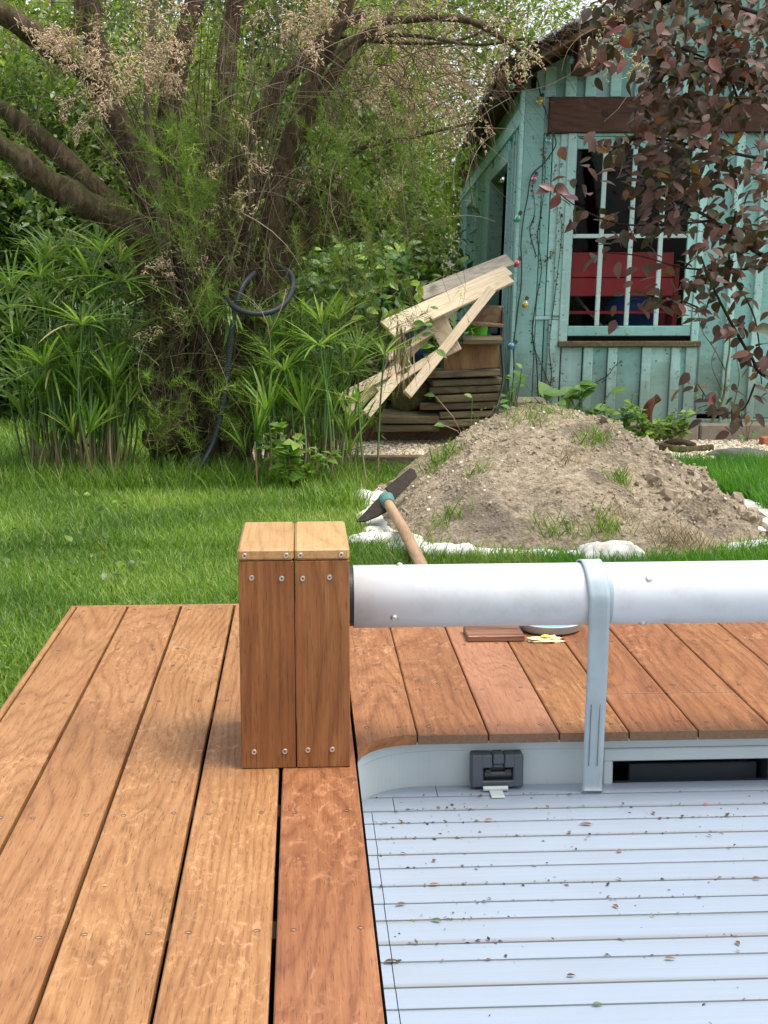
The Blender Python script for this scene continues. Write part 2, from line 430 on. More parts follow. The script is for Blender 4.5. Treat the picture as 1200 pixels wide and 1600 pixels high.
for nme, c in dict(red=(.55, .02, .02), green=(.01, .36, .16), yellow=(.60, .42, .02), blue=(.02, .24, .38), pink=(.45, .04, .16), teal_g=(.10, .35, .36)).items():
    m, nt, out = newmat('glass bulb ' + nme)
    p = principled(nt, out, Base_Color=tuple(c), Roughness=.12, Specular_IOR_Level=.8); p.inputs['Transmission Weight'].default_value = .35; p.inputs['Coat Weight'].default_value = .6
    M['b_' + nme] = m

# aluminium roller paint: near white, slight dirt
m, nt, out = newmat('white roller paint'); v = coords(nt, rand=False)
d = noise_(nt, v, 9, 6, .7); d2 = noise_(nt, v, 40, 4, .7); fine = noise_(nt, coords(nt, (300, 8, 8), False), 1., 2)
c = mixc(nt, math_(nt, 'MULTIPLY', ramp(nt, d, [(.46, g3(0)), (.72, g3(1))]), math_(nt, 'MULTIPLY', d2, .75)), (.57, .59, .61), (.32, .31, .28))
principled(nt, out, Base_Color=c, Roughness=.42, Normal=bump(nt, fine, .0002, .3), Specular_IOR_Level=.5); M['roller'] = m

m, nt, out = newmat('pale blue pvc slat'); v = coords(nt)
st = noise_(nt, coords(nt, (1.2, 130, 1)), 1., 3); bl = noise_(nt, v, 5, 4, .6); gr = noise_(nt, v, 130, 3, .6)
c = mixc(nt, st, (.232, .28, .345), (.285, .335, .402))
c = mixc(nt, math_(nt, 'MULTIPLY', ramp(nt, bl, [(.45, g3(0)), (.75, g3(1))]), .35), c, (.235, .265, .305))
c = mixc(nt, math_(nt, 'MULTIPLY', ramp(nt, gr, [(.66, g3(0)), (.76, g3(1))]), .35), c, (.30, .27, .23))
yy = math_(nt, 'ABSOLUTE', nd(nt, 'SeparateXYZ', {0: nd(nt, 'TexCoord').outputs['Object']}).outputs[1]); gn = noise_(nt, coords(nt, (7, 60, 1)), 1., 5, .7)
c = mixc(nt, math_(nt, 'MULTIPLY', ramp(nt, math_(nt, 'ADD', yy, math_(nt, 'MULTIPLY', gn, .012)), [(.036, g3(0)), (.046, g3(1))]), .7), c, (.19, .185, .165))
principled(nt, out, Base_Color=c, Roughness=.38, Specular_IOR_Level=.5, Normal=bump(nt, st, .0006, .4)); M['slat'] = m

m, nt, out = newmat('grey white pool liner'); v = coords(nt)
bl = noise_(nt, v, 6, 5, .6); gr = noise_(nt, v, 70, 4, .7)
c = mixc(nt, bl, (.40, .45, .45), (.47, .515, .51)); c = mixc(nt, math_(nt, 'MULTIPLY', ramp(nt, gr, [(.6, g3(0)), (.75, g3(1))]), .3), c, (.25, .24, .2))
principled(nt, out, Base_Color=c, Roughness=.4); M['liner'] = m
M['lip'] = plain('white pvc lip', (.52, .53, .48), .45, 0, .1, 20)
M['lip'] = M['lip']

m, nt, out = newmat('grey blue webbing'); v = coords(nt)
w = nd(nt, 'TexWave', {'Vector': coords(nt, (1, 1, 1), False), 'Scale': 110., 'Distortion': .3}, wave_type='BANDS', bands_direction='X').outputs['Fac']
di = noise_(nt, v, 16, 5, .7)
c = mixc(nt, w, (.335, .40, .43), (.355, .42, .45)); c = mixc(nt, math_(nt, 'MULTIPLY', ramp(nt, di, [(.5, g3(0)), (.75, g3(1))]), .45), c, (.26, .27, .24))
principled(nt, out, Base_Color=c, Roughness=.5, Normal=bump(nt, w, .0002, .3)); M['strap'] = m

m, nt, out = newmat('white geotextile'); v = coords(nt)
n = noise_(nt, v, 12, 5, .65); n2 = noise_(nt, v, 90, 3)
c = mixc(nt, ramp(nt, n, [(.48, g3(0)), (.72, g3(1))]), (.60, .60, .57), (.34, .30, .24))
p = principled(nt, out, Base_Color=c, Roughness=.8, Normal=bump(nt, n2, .002, .4)); M['tarp'] = m

m, nt, out = newmat('dug soil'); v = coords(nt, rand=False)
n = noise_(nt, v, 2.6, 5, .6); n2 = noise_(nt, v, 28, 8, .72); n3 = noise_(nt, v, 7, 4, .6); vo = nd(nt, 'TexVoronoi', {'Vector': v, 'Scale': 75.}).outputs['Distance']
c = ramp(nt, n2, [(.34, (.135, .106, .072)), (.5, (.28, .228, .16)), (.66, (.42, .355, .262))])
c = mixc(nt, math_(nt, 'MULTIPLY', ramp(nt, n, [(.50, g3(0)), (.62, g3(1))]), .75), c, (.125, .102, .082))
c = mixc(nt, math_(nt, 'MULTIPLY', ramp(nt, n3, [(.56, g3(0)), (.7, g3(1))]), .5), c, (.33, .26, .165))
sp = nd(nt, 'TexVoronoi', {'Vector': v, 'Scale': 26.}, feature='F1').outputs['Distance']
c = mixc(nt, math_(nt, 'MULTIPLY', ramp(nt, sp, [(.06, g3(1)), (.11, g3(0))]), .75), c, (.40, .35, .28))
h = math_(nt, 'ADD', n2, math_(nt, 'MULTIPLY', vo, .5))
principled(nt, out, Base_Color=c, Roughness=1., Normal=bump(nt, h, .02, .8), Specular_IOR_Level=.1); M['dirt'] = m

m, nt, out = newmat('lawn earth'); v = coords(nt, rand=False)
n = noise_(nt, v, 3, 5, .6); n2 = noise_(nt, v, 60, 5, .7)
c = ramp(nt, n2, [(.3, (.018, .032, .008)), (.55, (.045, .085, .018)), (.75, (.075, .12, .03))]); c = mixc(nt, math_(nt, 'MULTIPLY', n, .5), c, (.05, .06, .02))
principled(nt, out, Base_Color=c, Roughness=1., Normal=bump(nt, n2, .02, .8), Specular_IOR_Level=.1); M['lawn'] = m
m, nt, out = newmat('gravel ground'); v = coords(nt, rand=False)
vo = nd(nt, 'TexVoronoi', {'Vector': v, 'Scale': 60.}); c = ramp(nt, vo.outputs['Color'], [(0, (.22, .16, .10)), (.6, (.42, .34, .24)), (1, (.6, .53, .42))])
principled(nt, out, Base_Color=c, Roughness=.95, Normal=bump(nt, vo.outputs['Distance'], -.02, .8)); M['gravelbed'] = m
M['pebble'] = leafmat('pebble', [(0, (.30, .22, .14)), (.4, (.52, .42, .29)), (.75, (.64, .56, .43)), (1, (.78, .74, .66))], .8, 0.)
# glass that mirrors a little and lets the rest through
m, nt, out = newmat('old window glass')
fr = nd(nt, 'Fresnel', {'IOR': 1.2}); tr = nd(nt, 'BsdfTransparent', {'Color': (.90, .93, .92, 1)}); gl = nd(nt, 'BsdfGlossy', {'Roughness': .03, 'Color': (.9, .95, .95, 1)})
mx = nd(nt, 'MixShader', {0: fr.outputs[0], 1: tr.outputs[0], 2: gl.outputs[0]}); nt.links.new(mx.outputs[0], out.inputs[0]); M['glass'] = m

M['grass'] = leafmat('grass blade', [(0, (.045, .11, .010)), (.5, (.125, .235, .024)), (.85, (.24, .345, .055)), (1, (.36, .36, .15))], .5, .38)
M['grass_deep'] = leafmat('long grass blade', [(0, (.04, .14, .008)), (.6, (.075, .22, .014)), (1, (.14, .28, .03))], .5, .42)
M['laurel'] = leafmat('laurel leaf', [(0, (.026, .06, .011)), (.5, (.075, .145, .022)), (.8, (.15, .235, .034)), (1, (.26, .35, .06))], .36, .4, .5)
M['yellowleaf'] = leafmat('yellow green leaf', [(0, (.065, .115, .015)), (.5, (.16, .24, .03)), (1, (.31, .38, .07))], .45, .42)
M['camellia'] = leafmat('camellia leaf', [(0, (.045, .12, .018)), (.5, (.10, .20, .025)), (1, (.26, .36, .04))], .42, .3, .35, obj=True)
M['camellia_m'] = leafmat('camellia leaf mass', [(0, (.028, .085, .016)), (.6, (.06, .15, .022)), (1, (.17, .27, .03))], .42, .3, .35)
M['sedge'] = leafmat('sedge leaf', [(0, (.07, .155, .016)), (.5, (.15, .275, .036)), (.93, (.29, .41, .10)), (1, (.36, .32, .14))], .35, .36, .5, obj=True)
M['sedge_m'] = leafmat('sedge leaf mass', [(0, (.07, .155, .016)), (.5, (.15, .275, .036)), (.93, (.29, .41, .10)), (1, (.36, .32, .14))], .35, .36, .5)
m, nt, out = newmat('sedge stem')
zz = nd(nt, 'SeparateXYZ', {0: nd(nt, 'NewGeometry').outputs['Position']}).outputs[2]; oi = nd(nt, 'ObjectInfo')
f = math_(nt, 'ADD', zz, math_(nt, 'MULTIPLY', oi.outputs['Random'], -.28))
c = ramp(nt, f, [(0, (.20, .14, .07)), (.04, (.16, .145, .06)), (.12, (.075, .15, .025)), (.7, (.06, .14, .022))])
principled(nt, out, Base_Color=c, Roughness=.5); M['sedge_stem'] = m
M['frond'] = leafmat('tamarisk frond', [(0, (.075, .10, .022)), (.5, (.14, .175, .04)), (1, (.24, .30, .075))], .6, .3)
M['frond_green'] = leafmat('green tamarisk frond', [(0, (.07, .13, .015)), (.5, (.14, .24, .03)), (1, (.25, .36, .06))], .6, .35)
M['teal_pale'] = painted('pale weathered sash paint', (.46, .60, .57), .8)
M['blossom'] = leafmat('tamarisk blossom', [(0, (.40, .29, .20)), (.5, (.58, .45, .33)), (1, (.74, .62, .48))], .8, .25)
M['cream'] = leafmat('cream blossom', [(0, (.42, .38, .22)), (1, (.70, .66, .48))], .8, .25)
M['twig'] = leafmat('dry twig', [(0, (.055, .036, .022)), (.6, (.12, .085, .05)), (1, (.30, .24, .16))], .85, 0.)
M['bark_twig'] = leafmat('thin stem', [(0, (.06, .042, .025)), (.6, (.13, .10, .06)), (1, (.26, .21, .13))], .85, 0.)
M['plum'] = leafmat('plum leaf', [(0, (.035, .045, .013)), (.3, (.064, .040, .025)), (.7, (.110, .056, .042)), (.92, (.155, .076, .060)), (.96, (.17, .05, .04)), (1, (.22, .125, .025))], .5, .22, .3, obj=True, tcol=1.5)
M['plum_m'] = leafmat('plum leaf mass', [(0, (.034, .043, .012)), (.35, (.058, .038, .023)), (.75, (.098, .051, .038)), (.95, (.14, .068, .054)), (1, (.22, .125, .025))], .5, .22, .3, tcol=1.5)
M['plum_new'] = leafmat('young plum leaf', [(0, (.15, .04, .04)), (.5, (.16, .07, .066)), (1, (.18, .10, .09))], .35, .3, .5, obj=True)
M['weed'] = leafmat('weed leaf', [(0, (.08, .17, .02)), (.5, (.15, .28, .04)), (1, (.27, .38, .09))], .45, .36)
M['weed_o'] = leafmat('broad weed leaf', [(0, (.07, .17, .03)), (1, (.16, .29, .07))], .45, .3, obj=True)
M['deadleaf'] = leafmat('dead leaf', [(0, (.05, .025, .014)), (.5, (.15, .075, .032)), (1, (.30, .15, .06))], .7, .1, obj=True)
M['bits'] = leafmat('plant bits', [(0, (.018, .014, .01)), (.6, (.07, .045, .025)), (1, (.22, .15, .08))], .9, 0.)
M['bark'] = bark('tamarisk bark', (.085, .058, .034), (.21, .155, .095), 1.)
M['bark_dark'] = bark('dark bark', (.062, .039, .024), (.14, .098, .062), .1)
M['bark_pale'] = bark('pale bark', (.17, .145, .085), (.28, .24, .15), .5)
M['bark_plum'] = bark('plum bark', (.035, .025, .022), (.075, .055, .048))
# ================================================================== SETTING: ground
def heights(x, y): return 0.
def sheet(name, x0, x1, y0, y1, z, mat, n=2, label=None):
    xs = np.linspace(x0, x1, n); ys = np.linspace(y0, y1, n); mb = MB()
    V = [(a, b, z) for b in ys for a in xs]; F = [[j * n + i, j * n + i + 1, (j + 1) * n + i + 1, (j + 1) * n + i] for j in range(n - 1) for i in range(n - 1)]
    mb.add(V, F); return build(name, mb, mat, None, 'structure', label)
sheet('lawn', -70, 70, -20, 150, 0, M['lawn'])
# gravel strip along the shed
gp = [(-.35, 8.72), (.95, 8.62), (1.6, 8.9), (2.1, 8.85), (2.6, 8.75), (4.2, 8.75), (4.2, 10.6), (-.35, 10.6)]
mb = MB(); mb.add([(a, b, .006) for a, b in gp], [list(range(len(gp)))]); build('gravel_bed', mb, M['gravelbed'], None, 'structure')
# bare earth under the tree
mb = MB(); sp = [(-.42 + .62 * math.cos(t) * (1 + .15 * math.sin(3 * t)), 8.42 + .42 * math.sin(t), .005) for t in np.linspace(0, 2 * math.pi, 22)[:-1]]
mb.add(sp, [list(range(len(sp)))]); build('soil_patch', mb, M['soil'], None, 'structure')

# ================================================================== DECK
DZ = .17
XL = [-.633, -.4905, -.3425, -.195, -.0465, .0975]
deck = root('wooden_deck', 'orange brown hardwood deck of wide boards around the corner of the pool', 'deck', (-.2, 2.5, 0))
planks = []
def plank(x0, x1, y0, y1, mat='deck'):
    mb = MB(); mb.box((x0, y0, DZ - .021), (x1, y1, DZ), .0022); p = build('plank', mb, M[mat], deck); planks.append((p, x0, x1, y0, y1)); return p
for i in range(5):
    plank(XL[i] + .0035, XL[i + 1] - .0035, .2, 4.215, 'deck_deep' if i == 4 else 'deck')
XR = [.1005, .2235, .3675, .5105, .6525, .7935, .9485, 1.092, 1.2355, 1.379, 1.5225, 1.666]
# first board on the pool side has its corner sawn to the curve of the pool
arc = [(.2225 - .122 * math.sin(t), 2.843 + .122 * math.cos(t)) for t in np.linspace(0, math.pi / 2, 13)]
poly = arc + [(.1005, 2.843), (.1005, 4.215), (.2220, 4.215)]
poly = [poly[0]] + poly[1:13] + poly[14:]
mb = MB(); mb.prism(poly[::-1], DZ - .021, DZ)
p = build('plank', mb, M['deck_deep'], deck); planks.append((p, .10, .222, 2.97, 4.215))
for i in range(1, len(XR) - 1):
    x0, x1 = XR[i] + .0017, XR[i + 1] - .0017
    mt = 'deck_red' if i in (2,) else 'deck_deep'
    if i in (4, 5):
        plank(x0, x1, 2.966, 3.2422, mt); plank(x0, x1, 3.2472, 4.215, mt); mb = MB(); mb.box((x0, 3.2424, DZ - .02), (x1, 3.2470, DZ - .0012)); build('seam_strip', mb, M['hole'], deck)  # dark strip set into the seam to make the joint read dark
    else: plank(x0, x1, 2.966, 4.215, mt)
# sawn front ends of the boards at the pool: slightly darker end grain sheets let in front of each board
for i in range(1, len(XR) - 1):
    mb = MB(); mb.box((XR[i] + .0018, 2.9642, DZ - .0205), (XR[i + 1] - .0018, 2.9662, DZ - .002)); build('board_end', mb, M['endgrain'], deck)
mb = MB(); mb.box((-.6485, .2, .03), (-.6345, 4.217, DZ - .0005), .002); build('edge_board', mb, M['deck'], deck)
mb = MB(); mb.box((-.6485, 4.2175, .03), (1.66, 4.232, DZ + .001), .002); build('edge_board', mb, M['deck'], deck)
mb = MB()
for y in (.6, 1.1, 1.6, 2.1, 2.6, 3.2, 3.75, 4.15):
    mb = MB(); mb.box((-.633, y - .03, .04), (.095, y + .03, DZ - .0215)); build('joist', mb, M['hole'], deck)
# countersunk screws: a dark hole with a glint of steel in it
mb = MB()
mb.lathe([(.0001, -.0006), (.0042, -.0002), (.0048, .0004)], 10, mi=1); mb.lathe([(.0001, -.0002), (.0023, -.00015)], 8, (.0008, -.0010, .0004), mi=0)
v = mb.verts(); sme = bpy.data.meshes.new('deck_screw'); sme.from_pydata(v.tolist(), [], mb.f); sme.polygons.foreach_set('material_index', mb.mi); sme.materials.append(M['screw']); sme.materials.append(M['hole'])
for (p, x0, x1, y0, y1) in planks:
    rows = (1.55, 2.05, 2.53, 3.24, 3.72, 4.17) if x1 < .11 else ((3.02, 3.30, 3.72, 4.1) if y0 < 3.1 else (3.30, 3.72, 4.1))
    if x0 > 1.3: continue
    for y in rows:
        if not (y0 < y < y1): continue
        for x in (x0 + .026, x1 - .026):
            yy = y + rng.normal() * .004
            if x1 < .11 and -.125 < x < .09 and 2.76 < yy < 3.1: continue
            place('screw', sme, np.eye(3), (x + rng.normal() * .003, yy, DZ + .0002), p)
for (x, y, i) in ((-.41, 4.0, 0), (-.52, 3.3, 0), (-.31, 3.55, 1), (-.24, 2.70, 2), (.30, 3.35, 6), (.46, 3.2, 7), (.47, 3.5, 7)):
    place('screw', sme, np.eye(3), (x, y, DZ + .0002), planks[i][0])

# ================================================================== POST beside the roller
post = root('roller_post', 'box shaped hardwood post with two top boards standing on the deck', 'post', (-.018, 2.92, DZ))
PX0, PX1, PY0, PY1, PZ = -.1195, .0835, 2.767, 3.081, .5635
mb = MB(); mb.lathe([(.0001, .0012), (.0021, .0010), (.0024, .0018), (.0044, .0020), (.0052, .0006), (.0052, -.001)], 14, mi=0)
mb.lathe([(.0001, .0014), (.0017, .0013)], 6, mi=1)
sm2 = bpy.data.meshes.new('post_screw'); sm2.from_pydata(mb.verts().tolist(), [], mb.f); sm2.polygons.foreach_set('material_index', mb.mi); sm2.materials.append(M['screw']); sm2.materials.append(M['black'])
FR = np.array([[1, 0, 0], [0, 0, -1], [0, 1, 0]])        # z axis of the screw -> -Y (towards the front)
def psc(p, pts):
    for x, z, y in pts: place('screw', sm2, FR, (x, y, z), p)
mid = -.0172
mb = MB(); mb.box((PX0, PY0, DZ + .001), (mid - .0011, PY0 + .021, PZ), .0012); b1 = build('front_board', mb, M['post'], post)
mb = MB(); mb.box((mid + .0011, PY0, DZ + .001), (PX1, PY0 + .021, PZ), .0012); b2 = build('front_board', mb, M['post'], post)
def pp(x, y, Y=PY0): q = ony(x, y, Y); return (q[0], q[2], Y - .0001)
psc(b1, [pp(393, 903), pp(440, 904), pp(397, 1175), pp(445, 1174)])
psc(b2, [pp(473, 904), pp(515, 902), pp(481, 1172), pp(519, 1171)])
mb = MB(); mb.box((PX0, PY0 + .0225, DZ + .001), (PX0 + .021, PY1 - .0225, PZ), .0012); build('side_board', mb, M['post'], post)
mb = MB(); mb.box((PX1 - .021, PY0 + .0225, DZ + .001), (PX1, PY1 - .0225, PZ), .0012); build('side_board', mb, M['post'], post)
mb = MB(); mb.box((PX0, PY1 - .021, DZ + .001), (mid - .0011, PY1, PZ), .0012); build('back_board', mb, M['post'], post)
mb = MB(); mb.box((mid + .0011, PY1 - .021, DZ + .001), (PX1, PY1, PZ), .0012); build('back_board', mb, M['post'], post)
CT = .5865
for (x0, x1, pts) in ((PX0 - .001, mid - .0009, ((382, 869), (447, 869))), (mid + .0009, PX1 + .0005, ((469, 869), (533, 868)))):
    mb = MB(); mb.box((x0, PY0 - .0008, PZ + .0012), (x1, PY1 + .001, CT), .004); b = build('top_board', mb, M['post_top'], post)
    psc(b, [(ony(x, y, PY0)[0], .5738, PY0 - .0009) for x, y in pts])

# ================================================================== ROLLER
TC = np.array([0, 2.91, .4655]); TR = .0607
RX = np.array([[0, 0, 1], [1, 0, 0], [0, 1, 0]])          # local z -> X
roller = root('cover_roller', 'long white metal roller tube fixed to the wooden post', 'roller tube', (.1, 2.91, .4655))
mb = MB(); xs = np.linspace(.0945, 3.4, 12)
mb.lathe([(TR - .006, .096), (TR - .006, .0945), (TR - .001, .0945), (TR, .0955)] + [(TR, x) for x in xs[1:-1]] + [(TR, 3.4), (TR - .006, 3.4)], 96, TC * [0, 1, 1], RX)
build('tube', mb, M['roller'], roller, smooth=True)
mb = MB(); mb.lathe([(.0001, .0840), (.054, .0840), (.057, .0855), (.057, .0942)], 48, TC * [0, 1, 1], RX); mb.lathe([(.0001, .0984), (.0546, .0984)], 48, TC * [0, 1, 1], RX)
build('end_flange', mb, M['black'], roller, smooth=False)
mb = MB(); mb.lathe([(.0001, .0040), (.0022, .0038), (.0024, .0050), (.0045, .0046), (.0060, .0022), (.0062, .0008), (.0072, .0008), (.0074, -.0006)], 16)
bme = bpy.data.meshes.new('roller_bolt'); bme.from_pydata(mb.verts().tolist(), [], mb.f); bme.materials.append(M['screw']); bme.polygons.foreach_set('use_smooth', [True] * len(mb.f))
def bolt_at(px_x, px_y):
    # meet the tube's surface along the ray
    d = ray(px_x, px_y); o = CAM - TC; a = d[1] ** 2 + d[2] ** 2; b = o[1] * d[1] + o[2] * d[2]; c = o[1] ** 2 + o[2] ** 2 - TR ** 2
    D = b * b - a * c; t = (-b - math.sqrt(max(D, 0))) / a; p = CAM + d * t; n = nrm([0, p[1] - TC[1], p[2] - TC[2]])
    x = np.array([1., 0, 0]); y = np.cross(n, x); place('bolt', bme, np.array([x, y, n]).T, p, roller)
bolt_at(616, 965); bolt_at(1014, 904)
for ang, x in ((88, .185), (-60, .655)):
    n = np.array([0, -math.cos(math.radians(ang)), math.sin(math.radians(ang))]); place('bolt', bme, np.array([[1., 0, 0], np.cross(n, [1, 0, 0]), n]).T, TC + [x, 0, 0] + n * TR, roller)

# ================================================================== STRAP round the roller
strap = root('lifting_strap', 'pale grey webbing strap looped over the roller and hanging to the pool cover', 'strap', (.56, 2.85, .06))
def ribbon(path, w, th, wave=0., x_of=None):
    """path of (y,z); width along x"""
    P = np.array(path); n = len(P); T = np.gradient(P, axis=0); T /= np.linalg.norm(T, axis=1)[:, None]; Nn = np.stack([T[:, 1], -T[:, 0]], 1)
    V = []; F = []; K = 7
    for i in range(n):
        for side in (0, 1):
            for k in range(K):
                s = k / (K - 1) - .5
                off = (side * th) + wave * mnoise.noise(Vector((s * 2.2, i * .22, 3.3)))
                y, z = P[i] + Nn[i] * off
                V.append((x_of(i / (n - 1)) + s * w, y, z))
    R_ = 2 * K
    for i in range(n - 1):
        for k in range(K - 1):
            F.append([i * R_ + k, i * R_ + k + 1, (i + 1) * R_ + k + 1, (i + 1) * R_ + k])
            F.append([i * R_ + K + k, (i + 1) * R_ + K + k, (i + 1) * R_ + K + k + 1, i * R_ + K + k + 1])
        F.append([i * R_, (i + 1) * R_, (i + 1) * R_ + K, i * R_ + K]); F.append([i * R_ + K - 1, i * R_ + 2 * K - 1, (i + 1) * R_ + 2 * K - 1, (i + 1) * R_ + K - 1])
    return V, F
def circ(r, a0, a1, n):
    return [(TC[1] - r * math.cos(math.radians(a)), TC[2] + r * math.sin(math.radians(a))) for a in np.linspace(a0, a1, n)]
mb = MB(); V, F = ribbon(circ(TR + .0005, -140, 212, 60), .043, .0014, 0, lambda t: .570); mb.add(V, F); build('inner_turn', mb, M['strap'], strap, smooth=False)
end_p = onz(926, 1237, .0525); yy0 = TC[1] - (TR + .0042) * math.cos(math.radians(4)); zz0 = TC[2] + (TR + .0042) * math.sin(math.radians(4))
drop = [(yy0 + (end_p[1] + .006 - yy0) * t ** 1.15 + .006 * math.sin(math.pi * t), zz0 + (.0575 - zz0) * t) for t in np.linspace(0.03, 1, 34)]
drop += [(drop[-1][0] - .002, .0535), (drop[-1][0] - .010, .0528)]
xa = ony(926, 900, 2.85)[0]; xb = ony(929, 1100, 2.90)[0]; xc = end_p[0]
xo = lambda t: xa + (xb - xa) * min(1, t * 1.6) if t < .62 else xb + (xc - xb) * (t - .62) / .38
mb = MB(); V, F = ribbon(circ(TR + .0042, 175, 5, 30) + drop, .0405, .0022, .0022, xo); mb.add(V, F); sb = build('hanging_end', mb, M['strap'], strap, smooth=True)
# stitching: two dark rows of thread over the doubled end
mb = MB()
for k in (-1, 1):
    for q in np.linspace(.52, .84, 26):
        i = int(q * 34); y, z = drop[i]; f = q * 34 - i
        if i + 1 < 34: y += (drop[i + 1][0] - y) * f; z += (drop[i + 1][1] - z) * f
        tt = (30 + q * 34) / 66
        mb.box((xo(tt) + k * .0085 - .0005, y - .0046, z - .0022), (xo(tt) + k * .0085 + .0005, y - .0009, z + .0022))
build('stitching', mb, M['stitch'], sb)

# ================================================================== POOL wall
CX, CY, CR = .258, 2.862, .142
CZ = .05
pool = root('pool_wall', 'grey white pool liner wall with rounded corner below the deck edge', 'pool wall', (.3, 3.0, -.05))
CRX = .158
def wallpath(dr):
    pts = [(CX - CRX, y) for y in np.linspace(.2, CY, 8)[:-1]]
    for t in np.linspace(0, math.pi / 2, 24):
        k = dr * math.sin(t) ** .8; pts.append((CX - (CRX + k) * math.cos(t), CY + (CR + k) * math.sin(t)))
    return pts
def wallstrip(prof, x_end, seg=None):
    V = []; F = []; base = None
    for (dr, z) in prof:
        pts = wallpath(dr) + [(x, CY + CR + dr) for x in np.linspace(CX + .05, x_end, 6)]
        base = len(pts); V += [(x, y, z) for x, y in pts]
    for i in range(len(prof) - 1):
        for j in range(base - 1): F.append([i * base + j, (i + 1) * base + j, (i + 1) * base + j + 1, i * base + j + 1])
    return V, F
mb = MB(); V, F = wallstrip([(.006, .146), (-.010, .146), (-.0075, .126), (-.0045, .124), (.0, .05), (.0, -.30)], .6); mb.add(V, F)
y0 = CY + CR
for (z0, z1, a, b_) in ((.124, .146, -.0045, -.0095),):
    mb.add([(.6, y0 + a, z0), (3.3, y0 + a, z0), (3.3, y0 + b_, z1), (.6, y0 + b_, z1)], [[0, 1, 2, 3]])
build('wall_panel', mb, M['liner'], pool, smooth=False)
mb = MB(); V, F = wallstrip([(.004, .1485), (-.0150, .1485), (-.0165, .1475), (-.0165, .1455), (-.006, .1450)], 3.3); mb.add(V, F); build('lip', mb, M['lip'], pool)
# skimmer mouth to the right of the strap
sk = MB()
fx0 = ony(943, 1168, 3.0)[0]; ox0 = ony(957, 1190, 3.0)[0]; zt = .1235; zo = ony(957, 1191, 2.99)[2]
yf = y0 - .009
sk.box((fx0, yf, zo), (3.3, y0 + .01, zt), .002); sk.box((fx0, yf, -.1), (ox0, y0 + .01, zo - .0002), .002)
sf = build('skimmer_frame', sk, M['liner'], pool)
sk = MB(); dp = .24
sk.add([(ox0 + .001, yf + .002, zo), (3.3, yf + .002, zo), (3.3, y0 + dp, zo), (ox0 + .05, y0 + dp, zo)], [[0, 1, 2, 3]])
sk.add([(ox0 + .05, y0 + dp, -.1), (3.3, y0 + dp, -.1), (3.3, y0 + dp, zo), (ox0 + .05, y0 + dp, zo)], [[0, 1, 2, 3]])
sk.add([(ox0 + .001, yf + .002, -.1), (ox0 + .05, y0 + dp, -.1), (ox0 + .05, y0 + dp, zo), (ox0 + .001, yf + .002, zo)], [[0, 1, 2, 3]])
sk.box((ox0 + .055, y0 + .09, -.1), (ox0 + .33, y0 + .10, .058), .003); sk.box((ox0 + .34, y0 + .05, -.1), (ox0 + .36, y0 + .2, .085), .003)
build('skimmer_box', sk, M['lock'], sf)
mb = MB(); mb.box((ox0 + .05, y0 + .10, .075), (ox0 + .30, y0 + .112, .10), .004); build('skimmer_flap', mb, M['latch'], sf)

# ================================================================== LOCK
lock = root('cover_lock', 'slate grey plastic latch housing on the pool wall left of the strap', 'latch', (.39, 2.99, .06))
lx0 = ony(735, 1200, 2.985)[0]; lx1 = ony(816, 1200, 2.985)[0]; lz0 = .056; lz1 = ony(775, 1178, 2.975)[2]
ya, yb = 2.966, 3.004
wx = lx1 - lx0; hz = lz1 - lz0
rx0, rx1 = lx0 + .23 * wx, lx0 + .80 * wx; rz0, rz1 = lz0 + .20 * hz, lz0 + .60 * hz
nx0, nx1 = lx0 + .405 * wx, lx0 + .635 * wx
mb = MB()
mb.box((lx0, ya, lz0), (rx0, yb, lz1), .003); mb.box((rx1, ya, lz0), (lx1, yb, lz1), .003)
mb.box((rx0 - .004, ya + .0004, lz0), (rx1 + .004, yb, rz0), .002)
mb.box((rx0 - .004, ya + .0004, rz1), (nx0, yb, lz1 - .0003), .002); mb.box((nx1, ya + .0004, rz1), (rx1 + .004, yb, lz1 - .0003), .002)
mb.box((rx0 - .004, ya + .020, lz0 + .001), (rx1 + .004, yb - .001, lz1 - .002))
build('housing', mb, M['lock'], lock)
mb = MB(); mb.box((nx0 + .0012, ya - .0015, rz1 + .12 * hz), (nx1 - .0012, yb - .004, lz1 + .0008), .002); mb.box((nx0 + .0014, ya + .005, rz1 - .02 * hz), (nx1 - .0014, yb - .006, rz1 + .11 * hz), .002); build('push_button', mb, M['lock'], lock)
mb = MB(); mb.tube([(rx0 + .003, ya + .011, (rz0 + rz1) / 2 - .002), (rx1 - .003, ya + .011, (rz0 + rz1) / 2 - .002)], .0075, 14)
mb.box((rx0 + .004, ya + .004, (rz0 + rz1) / 2), (rx0 + .016, ya + .018, rz1 - .004), .001); mb.box((rx1 - .016, ya + .004, (rz0 + rz1) / 2), (rx1 - .004, ya + .018, rz1 - .004), .001)
build('latch_roll', mb, M['latch'], lock)

# ================================================================== POOL COVER
cover = root('pool_cover', 'pale blue slatted pool cover dotted with leaf scraps', 'pool cover', (.3, 2.2, 0))
